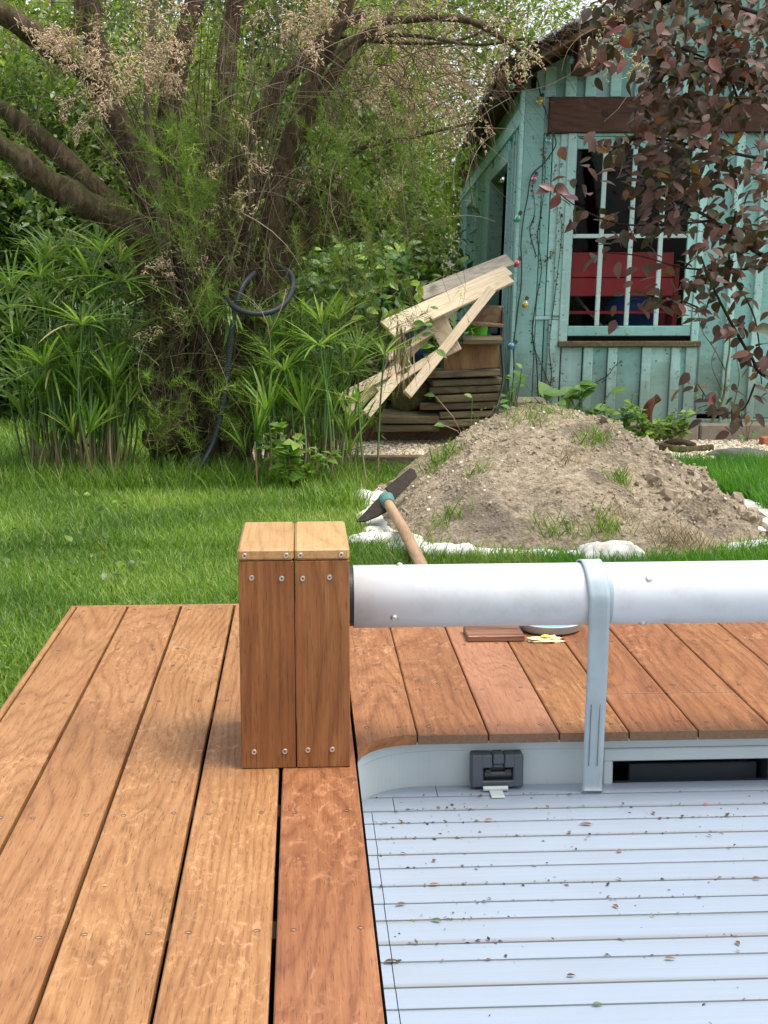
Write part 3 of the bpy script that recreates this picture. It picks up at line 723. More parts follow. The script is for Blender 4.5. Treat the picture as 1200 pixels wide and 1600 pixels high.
# joints between slats, read where they meet the left seam
jy = [onz(x, y, CZ)[1] for x, y in ((600, 1246), (590, 1268), (585, 1287), (588, 1311), (592, 1336), (596, 1357), (600, 1385), (604, 1412), (608, 1438), (612, 1476), (616, 1503), (620, 1543), (623, 1577))]
jy = [3.003] + jy
d0 = .0762
while jy[-1] > .35: jy.append(jy[-1] - d0 * (.93 if len(jy) % 2 else 1.07))
def arcx(y): return CX - CRX * math.cos(math.asin(min(1, max(0, (y - CY) / CR)))) if y > CY else CX - CRX
def slatprofile(ya, yb):
    """ya back (high y), yb front"""
    g = .0007; w = ya - yb
    return [(ya - g, CZ - .012), (ya - g, CZ - .0030), (ya - g - .003, CZ - .0003), (ya - w * .3, CZ + .0004), (yb + w * .4, CZ + .0006), (yb + g + .004, CZ + .0003), (yb + g, CZ + .0001), (yb + g, CZ - .012)]
def slatmb(xf0, xf1, ya, yb):
    pr = slatprofile(ya, yb); n = len(pr); V = [(xf0(y), y, z) for y, z in pr] + [(xf1(y), y, z) for y, z in pr]
    F = [[i, n + i, n + i + 1, i + 1] for i in range(n - 1)] + [list(range(n)), [n + i for i in range(n)][::-1]]
    return MB().add(V, F)
for i in range(len(jy) - 1):
    ya, yb = jy[i], jy[i + 1]
    seam = .1275 + .0006 * math.sin(i * 2.1)
    if i == 0: seam = .263
    elif i == 1: seam = .172
    s = build('slat', slatmb(lambda y: seam + .0009, lambda y: 3.3, ya, yb), M['slat'], cover)
    build('end_plug', slatmb(lambda y: max(arcx(y), .1) + .0022, lambda y: seam - .0006, ya, yb), M['slat'], s)
mb = MB(); mb.box((.06, .2, CZ - .03), (3.3, 3.05, CZ - .0125)); build('hinge_web', mb, M['lock'], cover)
# pale hinge tab by the latch
hx0, hx1 = onz(765, 1240, CZ)[0], onz(786, 1240, CZ)[0]
tab = MB(); tab.box((hx0, 2.915, CZ + .0014), (hx1, 2.960, CZ + .0045), .001); tab.tube([(hx0 - .012, 2.957, CZ + .0075), (hx1 + .011, 2.957, CZ + .0075)], .0052, 12)
tab.box((hx0 + .003, 2.952, CZ + .0042), (hx1 - .003, 2.962, CZ + .008), .001)
build('hinge_tab', tab, M['tabm'], cover)

# ---------------- leaf scraps on the cover
def flat_frames(n, tilt=.25):
    a = rng.random(n) * 2 * math.pi; d = np.stack([np.cos(a), np.sin(a), rng.normal(size=n) * tilt], 1); nn = np.stack([rng.normal(size=n) * tilt, rng.normal(size=n) * tilt, np.ones(n)], 1)
    return frames(d, nn)
N = 2600; j = rng.integers(1, 22, N); px_ = .13 + rng.random(N) ** 1.2 * 1.0; py_ = np.array(jy)[j] - .002 + np.where(rng.random(N) < .72, rng.normal(size=N) * .0035, rng.normal(size=N) * .03)
keep = (px_ > np.array([arcx(y) + .008 for y in py_])) & (py_ < 2.99); px_, py_ = px_[keep], py_[keep]; N = len(px_)
clump = np.array([mnoise.noise(Vector((a * 6, b * 6, 0))) for a, b in zip(px_, py_)]) + .8 * (py_ - 2.45); k2 = rng.random(N) < np.clip(.34 + clump * .8, .03, 1); px_, py_ = px_[k2], py_[k2]; N = len(px_)
S = (.0024 + .0085 * rng.random(N) ** 2.5)
bulk('plant_debris', LEAF_V * [.8, 1, 1] , LEAF_F, flat_frames(N, .35) * S[:, None, None] * np.array([.8, 1.3, 1])[None, None, :], np.stack([px_, py_, np.full(N, CZ + .0020)], 1), M['bits'])['label'] = 'fine dark plant bits gathered along the slat joints of the pool cover'
lv, lf = leaf_shape(.45, 5, .22, -.12)
dm = bpy.data.meshes.new('dry_leaf'); dm.from_pydata(lv.tolist(), [], lf); dm.materials.append(M['deadleaf'])
def leaf_on(px, py, size, lab, cat='leaf', group=None, me=None, z=CZ + .0035, name='dry_leaf', ang=None, tilt=.2):
    p = onz(px, py, z); a = rng.random() * 6.28 if ang is None else ang
    R = frames(np.array([[math.cos(a), math.sin(a), .1]]), np.array([[rng.normal() * tilt, rng.normal() * tilt, 1]]))[0] * size
    o = place(name, me or dm, R, p, None); tag(o, lab, cat, group); return o
leaf_on(926, 1288, .026, 'orange brown dry leaf with a stalk near the top middle of the cover', ang=2.9)
leaf_on(600, 1503, .024, 'brown scrap lying on the seam at the left edge of the cover', ang=.2)
leaf_on(670, 1382, .020, 'dark brown curled leaf scrap on a slat joint at left of the cover', ang=.1)
lm = {}
for nm, c in (('green_scrap', (.05, .11, .02)), ('red_scrap', (.34, .06, .06))):
    mm = plain(nm.replace('_', ' '), c, .5, 0, .3); me_ = dm.copy(); me_.name = nm; me_.materials.clear(); me_.materials.append(mm); lm[nm] = me_
leaf_on(690, 1439, .019, 'curled dark green leaf scrap at left on the pool cover', me=lm['green_scrap'], ang=2.7, name='leaf_scrap')
leaf_on(925, 1569, .017, 'bright green leaf scrap at the bottom of the pool cover', me=lm['green_scrap'], ang=0., name='leaf_scrap')
leaf_on(1098, 1256, .012, 'red leaf scrap near the skimmer on the pool cover', me=lm['red_scrap'], ang=.3, name='leaf_scrap')
leaf_on(1050, 1258, .008, 'small red petal between strap and the other red scrap', me=lm['red_scrap'], ang=1.9, name='leaf_scrap')
leaf_on(775, 1470, .008, 'lone small red petal in the middle of the pool cover', me=lm['red_scrap'], ang=2.0, name='leaf_scrap')
for (x, y, lab) in ((770, 1281, 'spiky dry scrap lying below the white hinge tab'), (676, 1346, 'dry scrap at left, just above the dark curled leaf scrap'), (625, 1332, 'flat dry scrap near the left end plugs on the upper part of the cover'), (634, 1411, 'dry scrap near the left end plugs halfway down the cover'),
        (958, 1413, 'lone dry scrap right of centre on the middle slats'), (1038, 1497, 'pointed dark scrap at the lower right of the cover'), (885, 1524, 'small dark scrap at the lower centre of the cover'), (1175, 1372, 'dry curl at the right edge of the cover'), (1150, 1470, 'twiggy scrap on a slat joint low at the right edge'),
        (888, 1302, 'dark scrap just left below the orange brown dry leaf'), (972, 1328, 'dark scrap right below the orange brown dry leaf'), (1065, 1277, 'dark scrap below the two red scraps near the skimmer'), (1136, 1275, 'dark scrap at upper right below the skimmer mouth'), (1020, 1268, 'dry scrap between the strap foot and the red scraps')):
    leaf_on(x, y, .012 + .010 * rng.random(), lab, 'leaf', 'dry scraps scattered over the pool cover')

# ================================================================== THINGS ON THE DECK
sb_ = root('board_offcut', 'dark stained board offcut lying on the deck under the roller', 'board', (*onz(770, 990, DZ)[:2], DZ))
a = onz(731, 999, DZ + .008); b = onz(813, 996, DZ + .008)
mb = MB(); mb.box((a[0], a[1], DZ + .0008), (b[0] + .01, a[1] + .115, DZ + .016), .002); build('board', mb, wood('wet stained board', (.05, .02, .012), (.13, .05, .03), (.34, .16, .09), 0, 16, .4, .3, .4), sb_)
dc = onz(866, 994, DZ); dc[1] += .070; dish = root('plastic_dish', 'round white plastic lid with blue inside lying under the roller', 'dish', (dc[0], dc[1], DZ))
mb = MB(); mb.lathe([(.0001, .0008), (.066, .0008), (.078, .006), (.0815, .022), (.0835, .023), (.0835, .0255), (.0795, .026), (.0745, .010)], 48, (dc[0], dc[1], DZ)); build('dish', mb, M['tabm'], dish, smooth=True)
mb = MB(); mb.lathe([(.0001, .0105), (.0742, .0105)], 48, (dc[0], dc[1], DZ)); build('blue_liner', mb, plain('light blue plastic', (.12, .40, .75), .4, 0, .1), dish)
sc = onz(852, 1000, DZ + .004)
sponge = root('chewed_sponge', 'ragged cream and yellow sponge piece on the deck beside the dish', 'sponge', (sc[0], sc[1], DZ))
def lump(mb, c, size, seed, n=9, m=6, amp=.35, mi=0):
    V = []; F = []
    for i in range(m + 1):
        th = math.pi * i / m
        for k in range(n):
            ph = 2 * math.pi * k / n; d = np.array([math.sin(th) * math.cos(ph), math.sin(th) * math.sin(ph), math.cos(th)])
            q = 1 + amp * mnoise.noise(Vector((d * 1.7 + seed * 3.1).tolist())) + .5 * amp * mnoise.noise(Vector((d * 4 + seed).tolist())); V.append(np.asarray(c) + d * q * np.asarray(size))
    for i in range(m):
        for k in range(n): F.append([i * n + k, (i + 1) * n + k, (i + 1) * n + (k + 1) % n, i * n + (k + 1) % n])
    return mb.add(V, F, mi)
mb = MB(); lump(mb, (sc[0], sc[1], DZ + .004), (.040, .022, .005), 3, 22, 7, .9); lump(mb, (sc[0] + .012, sc[1] + .010, DZ + .006), (.02, .015, .006), 8, 14, 6, .8); build('torn_edge', mb, plain('cream sponge', (.55, .45, .27), .9, 0, .3, 120, .003), sponge)
mb = MB(); lump(mb, (sc[0] + .002, sc[1] + .006, DZ + .010), (.013, .012, .005), 5, 12, 6, .6); build('sponge_core', mb, plain('yellow sponge', (.65, .50, .08), .9, 0, .2, 120, .002), sponge)
for x, y, s in ((820, 1010, .012), (985, 1018, .014), (152, 1335, .006)): pass
leaf_on(983, 1017, .016, 'dry brown leaf on the deck right of the strap below the roller', z=DZ + .003, ang=.2)
leaf_on(161, 1384, .007, 'pale wood chip on the left part of the deck', 'chip', z=DZ + .002, ang=.3, name='wood_chip', me=(lambda q: (q.materials.clear(), q.materials.append(M['pale_wood']), q)[2])(dm.copy()))
# ================================================================== SHED
O3 = ony(803, 640, 10.); O3[2] = .12
vdir = ray(630, 430); vdir[2] = 0; vdir = nrm(vdir); udir = np.array([vdir[1], -vdir[0], 0.])
LEAN = .035
def S(a, b, h): return O3 + udir * (a + LEAN * h) + vdir * b + np.array([0, 0, h])
def fs(x, y, b=0.):
    p = onplane(x, y, O3 + vdir * b, vdir); h = p[2] - O3[2]; return (p - O3) @ udir - LEAN * h, h
sn = np.cross(vdir, nrm(np.array([0, 0, 1.]) + LEAN * udir))
def ss(x, y, a=0.):
    p = onplane(x, y, O3 + udir * a, sn); return (p - O3) @ vdir, p[2] - O3[2]
shed = root('wooden_shed', 'old turquoise plank shed with a glazed window at the end of the garden', 'shed', (*S(2, 4, 0)[:2], .05))
def sbox(a0, a1, b0, b1, h0, h1, ch=.004): return MB().box((a0, b0, h0), (a1, b1, h1), ch, S)
def spart(name, mat, *q, parent=shed, label=None, ch=.004): return build(name, sbox(*q, ch=ch), M[mat], parent, None, label)
W_, D_ = 4.7, 11.0
ae, he = fs(785, 122, -.45)                                # lower corner of the roof edge
rise = .52
def roof_h(a): return he + rise * (a - ae) if a < W_ / 2 else he + rise * (W_ / 2 - ae) - rise * (a - W_ / 2)
beam_h0, beam_h1 = fs(870, 208)[1], fs(870, 153)[1]
beam_a0 = fs(857, 180)[0]
wa0 = fs(885, 400)[0]; wa1 = fs(1090, 400)[0]
sill_h = fs(900, 538)[1]; win_h0 = fs(900, 522)[1]; win_h1 = fs(900, 212)[1]
# --- front boards
def column(a0, a1, h0, h1, top=None):
    """one board; its top follows the roof line when top is set"""
    mb = MB(); mb.box((a0 + .003, 0, h0), (a1 - .003, .022, h1), .004, S)
    if top:
        v = mb.v[0]
        # lift the upper corner verts to the roof line
    return build('board', mb, M[random.choice(['teal', 'teal', 'teal_light'])], shed)
def batten(a, h0, h1, w=.055): spart('batten', 'teal_light', a - w / 2, a + w / 2, -.026, -.0005, h0, h1)
mid_h = fs(850, 497)[1]
spart('corner_board', 'teal', -.022, .105, -.024, -.001, -.02, he - .02)
spart('corner_board', 'teal_light', -.046, -.0225, -.024, .10, -.02, he - .02)
# left of the window
aL = [.1055, .20, .30, wa0 - .028]
lft = np.linspace(.107, wa0 - .004, 4)
for i in range(3):
    column(lft[i], lft[i + 1], 0, mid_h - .012); column(lft[i], lft[i + 1], mid_h + .012, beam_h0 - .002)
spart('rail', 'teal_light', .107, wa0 - .004, -.010, .010, mid_h - .0115, mid_h + .0115)
spart('batten', 'teal_light', lft[2] - .03, lft[2] + .05, -.02, -.0005, 0, mid_h - .014)
spart('batten', 'teal_light', lft[2] - .01, lft[2] + .045, -.02, -.0005, mid_h + .014, beam_h0 - .004)
# below the window
xs_px = [880, 908, 947, 1000, 1046, 1072, 1092]
bb = [fs(x, 600)[0] for x in xs_px]; bb[0] = wa0 - .004
for i in range(len(bb) - 1): column(bb[i], bb[i + 1], -.02, sill_h - .0165)
for x0, x1 in ((908, 924), (947, 961), (1000, 1014), (1045, 1060)):
    a = (fs(x0, 600)[0] + fs(x1, 600)[0]) / 2; batten(a, -.02, sill_h - .017, .062)
# right of the window
ra = wa1 + .03; k = 0
spart('batten', 'teal_light', fs(1068, 600)[0], fs(1083, 600)[0], -.02, -.0005, -.03, sill_h - .017)
while ra < W_ - .05:
    w = (.20, .17, .22)[k % 3]
    if ra + w > W_: w = W_ - ra
    column(ra, ra + w, .03 if k else .055, beam_h0 - .002); batten(ra + w, .0, beam_h0 - .004, .05); ra += w; k += 1
spart('skirting_board', 'teal_h', fs(1068, 655)[0], W_, -.016, .006, -.045, .026)
# gable above the beam
a = -.02; k = 0
gx = [fs(x, 130)[0] for x in (803, 838, 860, 892, 923, 962, 1000, 1037, 1075, 1112, 1150, 1185, 1220)]
while gx[-1] < W_: gx.append(gx[-1] + .16)
for i in range(1, len(gx) - 1):
    a0, a1 = gx[i], min(gx[i + 1], W_)
    top = min(roof_h(a0), roof_h(a1)) - .03; mb = MB()
    h0 = beam_h1 + .002 if a0 > beam_a0 - .03 else beam_h0
    poly = [(a0 + .003, h0), (a1 - .003, h0), (a1 - .003, roof_h(a1) - .035), (a0 + .003, roof_h(a0) - .035)]
    V = [S(p, 0, q) for p, q in poly] + [S(p, .022, q) for p, q in poly]
    mb.convex(V, [[0, 1, 2, 3], [4, 5, 6, 7], [0, 1, 5, 4], [1, 2, 6, 5], [2, 3, 7, 6], [3, 0, 4, 7]]); build('board', mb, M[('teal', 'teal_light', 'teal')[i % 3]], shed)
    if i > 1: batten(a0, h0 + .001, min(roof_h(a0), roof_h(a0)) - .05, .07)
mb = sbox(beam_a0, W_ - .1, -.05, .02, beam_h0, beam_h1, .006); build('lintel_beam', mb, M['beam'], shed)
kx, kh = fs(948, 177, -.05); mb = MB(); lump(mb, S(kx, -.047, kh), (.034, .008, .026), 2, 14, 8, .3); build('knot', mb, plain('dark knot', (.03, .012, .008), .7), shed)
# --- window
cas = spart('window_casing', 'teal_light', wa0 - .028, wa0 + .028, -.03, .03, sill_h, beam_h0 - .002)
spart('window_casing', 'teal_light', wa1 - .015, wa1 + .032, -.03, .03, sill_h, beam_h0 - .002)
spart('window_casing', 'teal', wa0 + .0285, wa1 - .0155, -.026, .03, win_h1 - .005, beam_h0 - .002)
win = spart('window', 'teal', wa0 + .03, wa1 - .017, -.016, .03, win_h0 - .012, win_h0 + .052)
g0, g1 = fs(893, 400)[0], fs(1072, 400)[0]
gt, gb = fs(905, 233)[1], win_h0 + .053
wp = win
def wbox(name, mat, *q): return build(name, sbox(*q, ch=.003), M[mat], wp)
wbox('stile', 'teal_light', wa0 + .03, g0, -.016, .03, gb, win_h1 - .006); wbox('stile', 'teal_light', g1, wa1 - .017, -.016, .03, gb, win_h1 - .006)
wbox('top_rail', 'teal', g0 + .0005, g1 - .0005, -.0155, .03, gt, win_h1 - .0065)
ms = [fs(x, 450)[0] for x in (935, 981, 1027.5)]; hm = fs(900, 369)[1]
for q in ms: wbox('muntin', 'teal_pale', q - .0145, q + .0145, -.012, .024, gb, gt)
ed = [g0] + ms + [g1]
for i in range(4):
    l = ed[i] + (.0146 if i else .0005); r = ed[i + 1] - (.0146 if i < 3 else .0005)
    wbox('muntin', 'teal_pale', l + .0003, r - .0003, -.0115, .024, hm - .013, hm + .013)
    for h0, h1 in ((gb, hm - .0135), (hm + .0135, gt)):
        build('pane', sbox(l, r, .004, .007, h0, h1, 0), M['glass'], wp)
sl_ = MB(); sl_.box((wa0 - .03, -.05, sill_h - .016), (wa1 + .05, .03, sill_h + .022), .006, S); build('window_sill', sl_, M['old_wood'], shed)
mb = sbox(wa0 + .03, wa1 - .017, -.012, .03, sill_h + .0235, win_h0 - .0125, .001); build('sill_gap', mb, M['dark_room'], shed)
# --- side wall
top_h = he + .06
l1, hl1 = ss(799, 252); l2, hl2 = ss(771, 283)
b1a, b1b = ss(800, 300)[0], ss(772, 300)[0]; b2a, b2b = ss(744, 330)[0], ss(734, 330)[0]
hw = ss(795, 262)[1]; hbot = .45
hb = ss(829, 182)[1]
plate = ss(829, 156)[1]
spart('wall_plate', 'teal_h', -.012, .02, .105, D_, plate, top_h)
spart('top_rail', 'teal_light', -.035, .02, .105, D_, hb - .005, plate - .0005)
segs = [(.11, b1a), (b1b, b2a), (b2b, D_)]
for s0, s1 in segs:
    n = max(2, int(round((s1 - s0) / .26))); e = np.linspace(s0, s1, n + 1)
    for i in range(n):
        spart('side_board', 'teal', 0., .022, e[i] + .002, e[i + 1] - .002, -.05, hb - .006)
        if i: spart('batten', 'teal_light', -.024, -.0005, e[i] - .035, e[i] + .035, -.05, hb - .006)
for s0, s1 in ((b1a, b1b), (b2a, b2b)):
    n = max(3, int(round((s1 - s0) / .26))); e = np.linspace(s0, s1, n + 1)
    for i in range(n):
        spart('side_board', 'teal', 0., .022, e[i] + .002, e[i + 1] - .002, hw + .09, hb - .006)
        if i: spart('batten', 'teal_light', -.024, -.0005, e[i] - .03, e[i] + .03, hw + .09, hb - .006)
        spart('side_board', 'teal', 0., .022, e[i] + .002, e[i + 1] - .002, -.05, hbot)
    spart('lintel', 'teal_light', -.045, .03, s0 - .05, s1 + .05, hw, hw + .0885)
    spart('jamb', 'teal_light', -.04, .25, s0 - .05, s0, hbot, hw - .001); spart('jamb', 'teal_light', -.04, .25, s1, s1 + .05, hbot, hw - .001)
    spart('shutter_panel', 'teal_h', .22, .24, s0, s1, hbot, hw - .001)
spart('rail', 'teal_light', -.028, .0, .11, b1a - .06, fs(812, 440)[1] - .03, fs(812, 440)[1] + .03)
# --- inside
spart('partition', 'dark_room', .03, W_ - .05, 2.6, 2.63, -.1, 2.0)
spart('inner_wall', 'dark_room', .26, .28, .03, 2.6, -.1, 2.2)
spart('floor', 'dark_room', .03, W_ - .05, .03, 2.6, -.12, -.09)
spart('far_wall', 'teal', 0, W_, D_, D_ + .02, -.1, he); spart('right_wall', 'teal', W_ - .02, W_, 2.4, D_ - .01, -.1, he); spart('right_wall', 'teal', W_ - .02, W_, .03, 2.399, -.1, .5)  # right wall left open near the front, unseen opening added to light the inside
# --- roof
def slab(name, mat, a0, a1, b0, b1, d0, d1, parent=shed):
    mb = MB(); poly = [(a0, d0), (a1, d0), (a1, d1), (a0, d1)]
    V = [S(a, b0, roof_h(a) + d) for a, d in poly] + [S(a, b1, roof_h(a) + d) for a, d in poly]
    mb.convex(V, [[0, 1, 2, 3], [4, 5, 6, 7], [0, 1, 5, 4], [1, 2, 6, 5], [2, 3, 7, 6], [3, 0, 4, 7]]); return build(name, mb, M[mat], parent)
rf = slab('roof', 'felt', ae - .02, W_ / 2, -.44, D_ + .3, .036, .105)
slab('roof', 'felt', W_ / 2 + .001, W_ + .3, -.44, D_ + .3, .036, .105)
k = -.43
for q in range(0, 12):
    slab('roof_board', 'brown_wood', ae, W_ / 2, -.43 + q * .98, -.43 + q * .98 + .97, .004, .0355)
slab('barge_board', 'brown_wood', ae - .03, W_ / 2, -.462, -.4405, .0, .036)
slab('flashing', 'zinc', fs(832, 62, -.45)[0], W_ / 2, -.456, -.30, .1055, .122); slab('flashing', 'zinc', fs(832, 62, -.45)[0], W_ / 2, -.459, -.4565, .075, .122)
pa0 = fs(903, 100, -.42)[0]; pa1 = fs(935, 90, -.42)[0]; ph0 = fs(915, 106, -.42)[1]; ph1 = roof_h(pa0) - .001
spart('purlin', 'beam', pa0, pa1, -.40, .0, ph0, ph1)
# moss and straw hanging off the lower roof edge
N = 320; t = rng.random(N); bq = -.45 + t ** 2 * 9; P = np.array([S(ae - .02 + .02 * rng.normal(), b, roof_h(ae) + .03 + .07 * rng.random()) for b in bq])
d = np.stack([-.35 + .5 * rng.normal(size=N), -.4 + .5 * rng.normal(size=N), -1 + .4 * rng.normal(size=N)], 1)
bulk('moss_fringe', BLADE_V, BLADE_F3, frames(d, rdir(N)) * (np.array([.012, .034, .034])[None, None, :] * (.4 + rng.random(N))[:, None, None]), P, M['bits'], shed)
N = 900; aq = ae + (fs(905, 60, -.45)[0] - ae) * rng.random(N); P = np.array([S(a, -.45 - .015 * rng.random(), roof_h(a) + .04 + .065 * rng.random()) for a in aq])
d = np.stack([-.5 + .6 * rng.normal(size=N), -.5 + .3 * rng.normal(size=N), -.5 + .5 * rng.normal(size=N)], 1)
bulk('moss_fringe', BLADE_V, BLADE_F3, frames(d, rdir(N)) * (np.array([.010, .04, .04])[None, None, :] * (.4 + rng.random(N))[:, None, None]), P, M['bits'], shed)

# --- things kept inside, seen through the window
cab = root('red_cupboard', 'red painted cupboard behind the shed window', 'cupboard', S(1.1, .9, 0))
c0, c1 = fs(880, 450, .14)[0], fs(1053, 450, .14)[0]; hh = [fs(900, y, .14)[1] for y in (463, 434, 394)]
build('drawer_front', sbox(c0, c1, .14, .17, hh[0], hh[1] - .002), M['red_paint'], cab); build('drawer_front', sbox(c0, c1 - .01, .15, .18, hh[1] + .002, hh[2]), M['red_paint'], cab)
build('rail', sbox(c0, c1, .15, .17, fs(900, 491, .14)[1], fs(900, 486, .14)[1]), M['red_paint'], cab)
build('side_panel', sbox(c1 + .001, c1 + .03, .14, .60, 0, hh[2] - .08), M['red_paint'], cab)
for q in (c0 + .01, c1 - .05): build('leg', sbox(q, q + .04, .345, .385, -.09, hh[0]), M['red_paint'], cab)
bt = root('blue_tub', 'round blue plastic tub seen low behind the shed window', 'tub', S(*[fs(988, 490, .75)[0]], .75, .2))
tc = S(fs(988, 470, .80)[0], .80, fs(988, 470, .80)[1]); mb = MB(); mb.lathe([(.12, -.50), (.17, -.10), (.19, -.09), (.19, -.06), (.16, 0), (.08, .035), (.0001, .045)], 28, tc); build('tub', mb, M['blue_plastic'], bt, smooth=True)
lb = root('leaning_board', 'pale board leaning behind the lower left panes of the shed window', 'board', S(fs(930, 500, .4)[0], .45, 0))
q0 = S(*[fs(900, 465, .42)[0]], .42, fs(900, 465, .42)[1]); q1 = S(fs(965, 540, .42)[0], .42, fs(965, 540, .42)[1]); mb = MB(); mb.bar(q0, q1, .02, .07, (0, -1, .0), .003); build('board', mb, M['grey_wood'], lb)

# --- festoon of coloured bulbs
sl = root('string_lights', 'festoon of coloured glass bulbs along the shed corner', 'string lights', S(0, -.05, 1))
bul = [(893, 93, 'teal_g', -.30), (811, 125, 'red', -.30), (799, 134, 'green', -.30), (844, 157, 'yellow', -.06), (857, 219, 'teal_g', -.06), (835, 279, 'pink', -.07), (809, 341, 'green', -.07), (808, 411, 'red', -.07), (821, 475, 'yellow', -.07), (799, 540, 'blue', -.07)]
def fpt(x, y, b): p = onplane(x, y, O3 + vdir * b, vdir); return p
wire = [(960, 58, -.32), (930, 80, -.32), (893, 86, -.32), (850, 90, -.31), (820, 118, -.3), (801, 126, -.3), (818, 110, -.2), (838, 120, -.1), (846, 155, -.05), (856, 182, -.055), (868, 218, -.05), (866, 232, -.04), (850, 255, -.04), (831, 274, -.05), (824, 310, -.05), (818, 341, -.05), (814, 380, -.05), (815, 411, -.05), (814, 450, -.05), (810, 474, -.05), (806, 510, -.05), (802, 540, -.05), (803, 580, -.05), (798, 630, -.05)]
mb = MB(); mb.tube(smoothpath([fpt(*w) for w in wire], 5), .0042, 6); build('wire', mb, M['cable'], sl)
for (x, y, c, b) in bul:
    p = fpt(x, y, b - .01); d = nrm(np.array([rng.normal() * .5 - .2, -.3, -.6 + rng.normal() * .4])); xx = nrm(np.cross(d, [0.3, 1, .2])); R = np.array([xx, np.cross(d, xx), d]).T
    mb = MB(); mb.lathe([(.0001, .030), (.010, .028), (.018, .020), (.0215, .008), (.020, -.006), (.014, -.018), (.010, -.024)], 16, p, R); bb_ = build('bulb', mb, M['b_' + c], sl, smooth=True)
    mb = MB(); mb.lathe([(.0105, -.022), (.0115, -.026), (.0115, -.048), (.006, -.052), (.0001, -.052)], 10, p, R); build('socket', mb, M['cable'], bb_)

# --- dead creeper traces on the boards
vn = root('creeper_stems', 'thin dead creeper stems clinging to the turquoise boards left of the window', 'creeper', S(.2, -.03, 0))
def creeper(pts, r, spots=0, b=-.027):
    P = smoothpath([fpt(x, y, b) for x, y in pts], 5); mb = MB(); mb.tube(P, np.linspace(r, r * .5, len(P)), 5); build('stem', mb, M['bark_plum'], vn)
    if spots:
        N = spots; i = rng.integers(0, len(P), N); Q = P[i] + rng.normal(size=(N, 3)) * [.012, .002, .012]
        bulk('rootlets', LEAF_V, LEAF_F, frames(rdir(N), np.tile([0, -1., 0], (N, 1))) * (.006 + .010 * rng.random(N))[:, None, None], Q, M['bits'], vn)
creeper([(842, 640), (838, 560), (832, 520), (838, 470), (846, 420), (840, 370), (846, 330), (852, 270), (848, 230)], .004, 110)
creeper([(850, 640), (862, 590), (858, 540), (866, 470), (872, 420), (878, 360), (874, 330)], .003, 90)
creeper([(866, 620), (848, 575), (834, 540), (832, 500)], .003, 20); creeper([(850, 410), (862, 398), (866, 392)], .003, 20); creeper([(838, 400), (828, 360), (836, 330), (832, 290)], .0025, 40)
creeper([(925, 600), (948, 588), (958, 575), (972, 562)], .003, 30); creeper([(845, 610), (858, 618), (872, 608)], .003, 20)
N = 160; Q = np.array([fpt(rng.uniform(838, 1180), rng.uniform(230, 640), -.0285) for _ in range(N)]); 
cs = root('climbing_stem', 'bare curved climbing stem on the shed wall right of the window', 'climber', fpt(1120, 655, -.05))
for pts, r in (([(1110, 664), (1130, 620), (1135, 575), (1140, 540), (1138, 480)], .009), ([(1134, 580), (1116, 545), (1096, 515), (1090, 480)], .005), ([(1128, 610), (1112, 570), (1120, 540)], .004), ([(1145, 640), (1155, 590), (1150, 550), (1160, 510)], .004)):
    P = smoothpath([fpt(x, y, -.05) for x, y in pts], 6); mb = MB(); mb.tube(P, np.linspace(r, r * .5, len(P)), 6); build('stem', mb, M['bark_pale'], cs)
N = 46; Q = np.array([fpt(rng.normal(1118, 16), rng.uniform(520, 650), -.06) for _ in range(N)])
bulk('foliage', LEAF_V, LEAF_F, frames(rdir(N), np.array([0, -1., .5]) + rdir(N) * .6) * (np.array([.5, 1, 1])[None, None] * (.018 + .02 * rng.random(N))[:, None, None]), Q, M['weed'], cs)

# ================================================================== KERB, SLEEPERS, SMALL THINGS BY THE SHED
kb = root('concrete_kerb', 'low weathered concrete kerb in front of the shed', 'kerb', (*S(2, -.35, 0)[:2], 0))
ky = onz(1095, 692, 0.)[1]; kh_ = ony(1095, 662, ky)[2]
for x0, x1 in ((880, 958), (958, 1092), (1093, 1215), (1216, 1340)):
    a, b = ony(x0, 690, ky), ony(x1, 690, ky)
    mb = MB(); mb.box((a[0] + .002, ky, -.05), (b[0] - .002, ky + .10, kh_ + rng.normal() * .004), .012); build('block', mb, M['concrete'], kb)
def beam_thing(name, lab, cat, mat, p0, p1, w, t, ch=.006, group=None, up=(0, 0, 1)):
    p0, p1 = np.asarray(p0, float), np.asarray(p1, float); d = p1 - p0; L = np.linalg.norm(d); d = d / L
    x = nrm(np.cross(d, up)); z = np.cross(x, d)
    mb = MB(); mb.box((-w / 2, -L / 2, -t / 2), (w / 2, L / 2, t / 2), ch)
    me = bpy.data.meshes.new(name); me.from_pydata(mb.verts().tolist(), [], mb.f); me.materials.append(M[mat])
    o = place(name, me, np.array([x, d, z]).T, (p0 + p1) / 2, None); return tag(o, lab, cat, group)
def plank_px(lab, mat, a, ya, b, yb, w, t, up=(0, -.75, .65), name='plank', cat='plank', group=None):
    return beam_thing(name, lab, cat, mat, ony(*a, ya), ony(*b, yb), w, t, .003, group, up)
# sleepers edging the gravel
sl1 = ony(516, 679, 9.95); sl2 = ony(780, 676, 9.95)
beam_thing('timber_sleeper', 'brown timber sleeper behind the gravel under the wood pile', 'sleeper', 'sleeper', (sl1[0], 9.95, .045), (sl2[0] + .08, 9.95, .05), .09, .12)
s1 = onz(575, 745, 0); s2 = onz(662, 742, 0)
beam_thing('timber_sleeper', 'grey timber sleeper between sedge stems and hoe at the gravel edge', 'sleeper', 'old_wood', (s1[0] - .5, 8.55, .03), (s2[0] + .02, 8.55, .03), .08, .10)
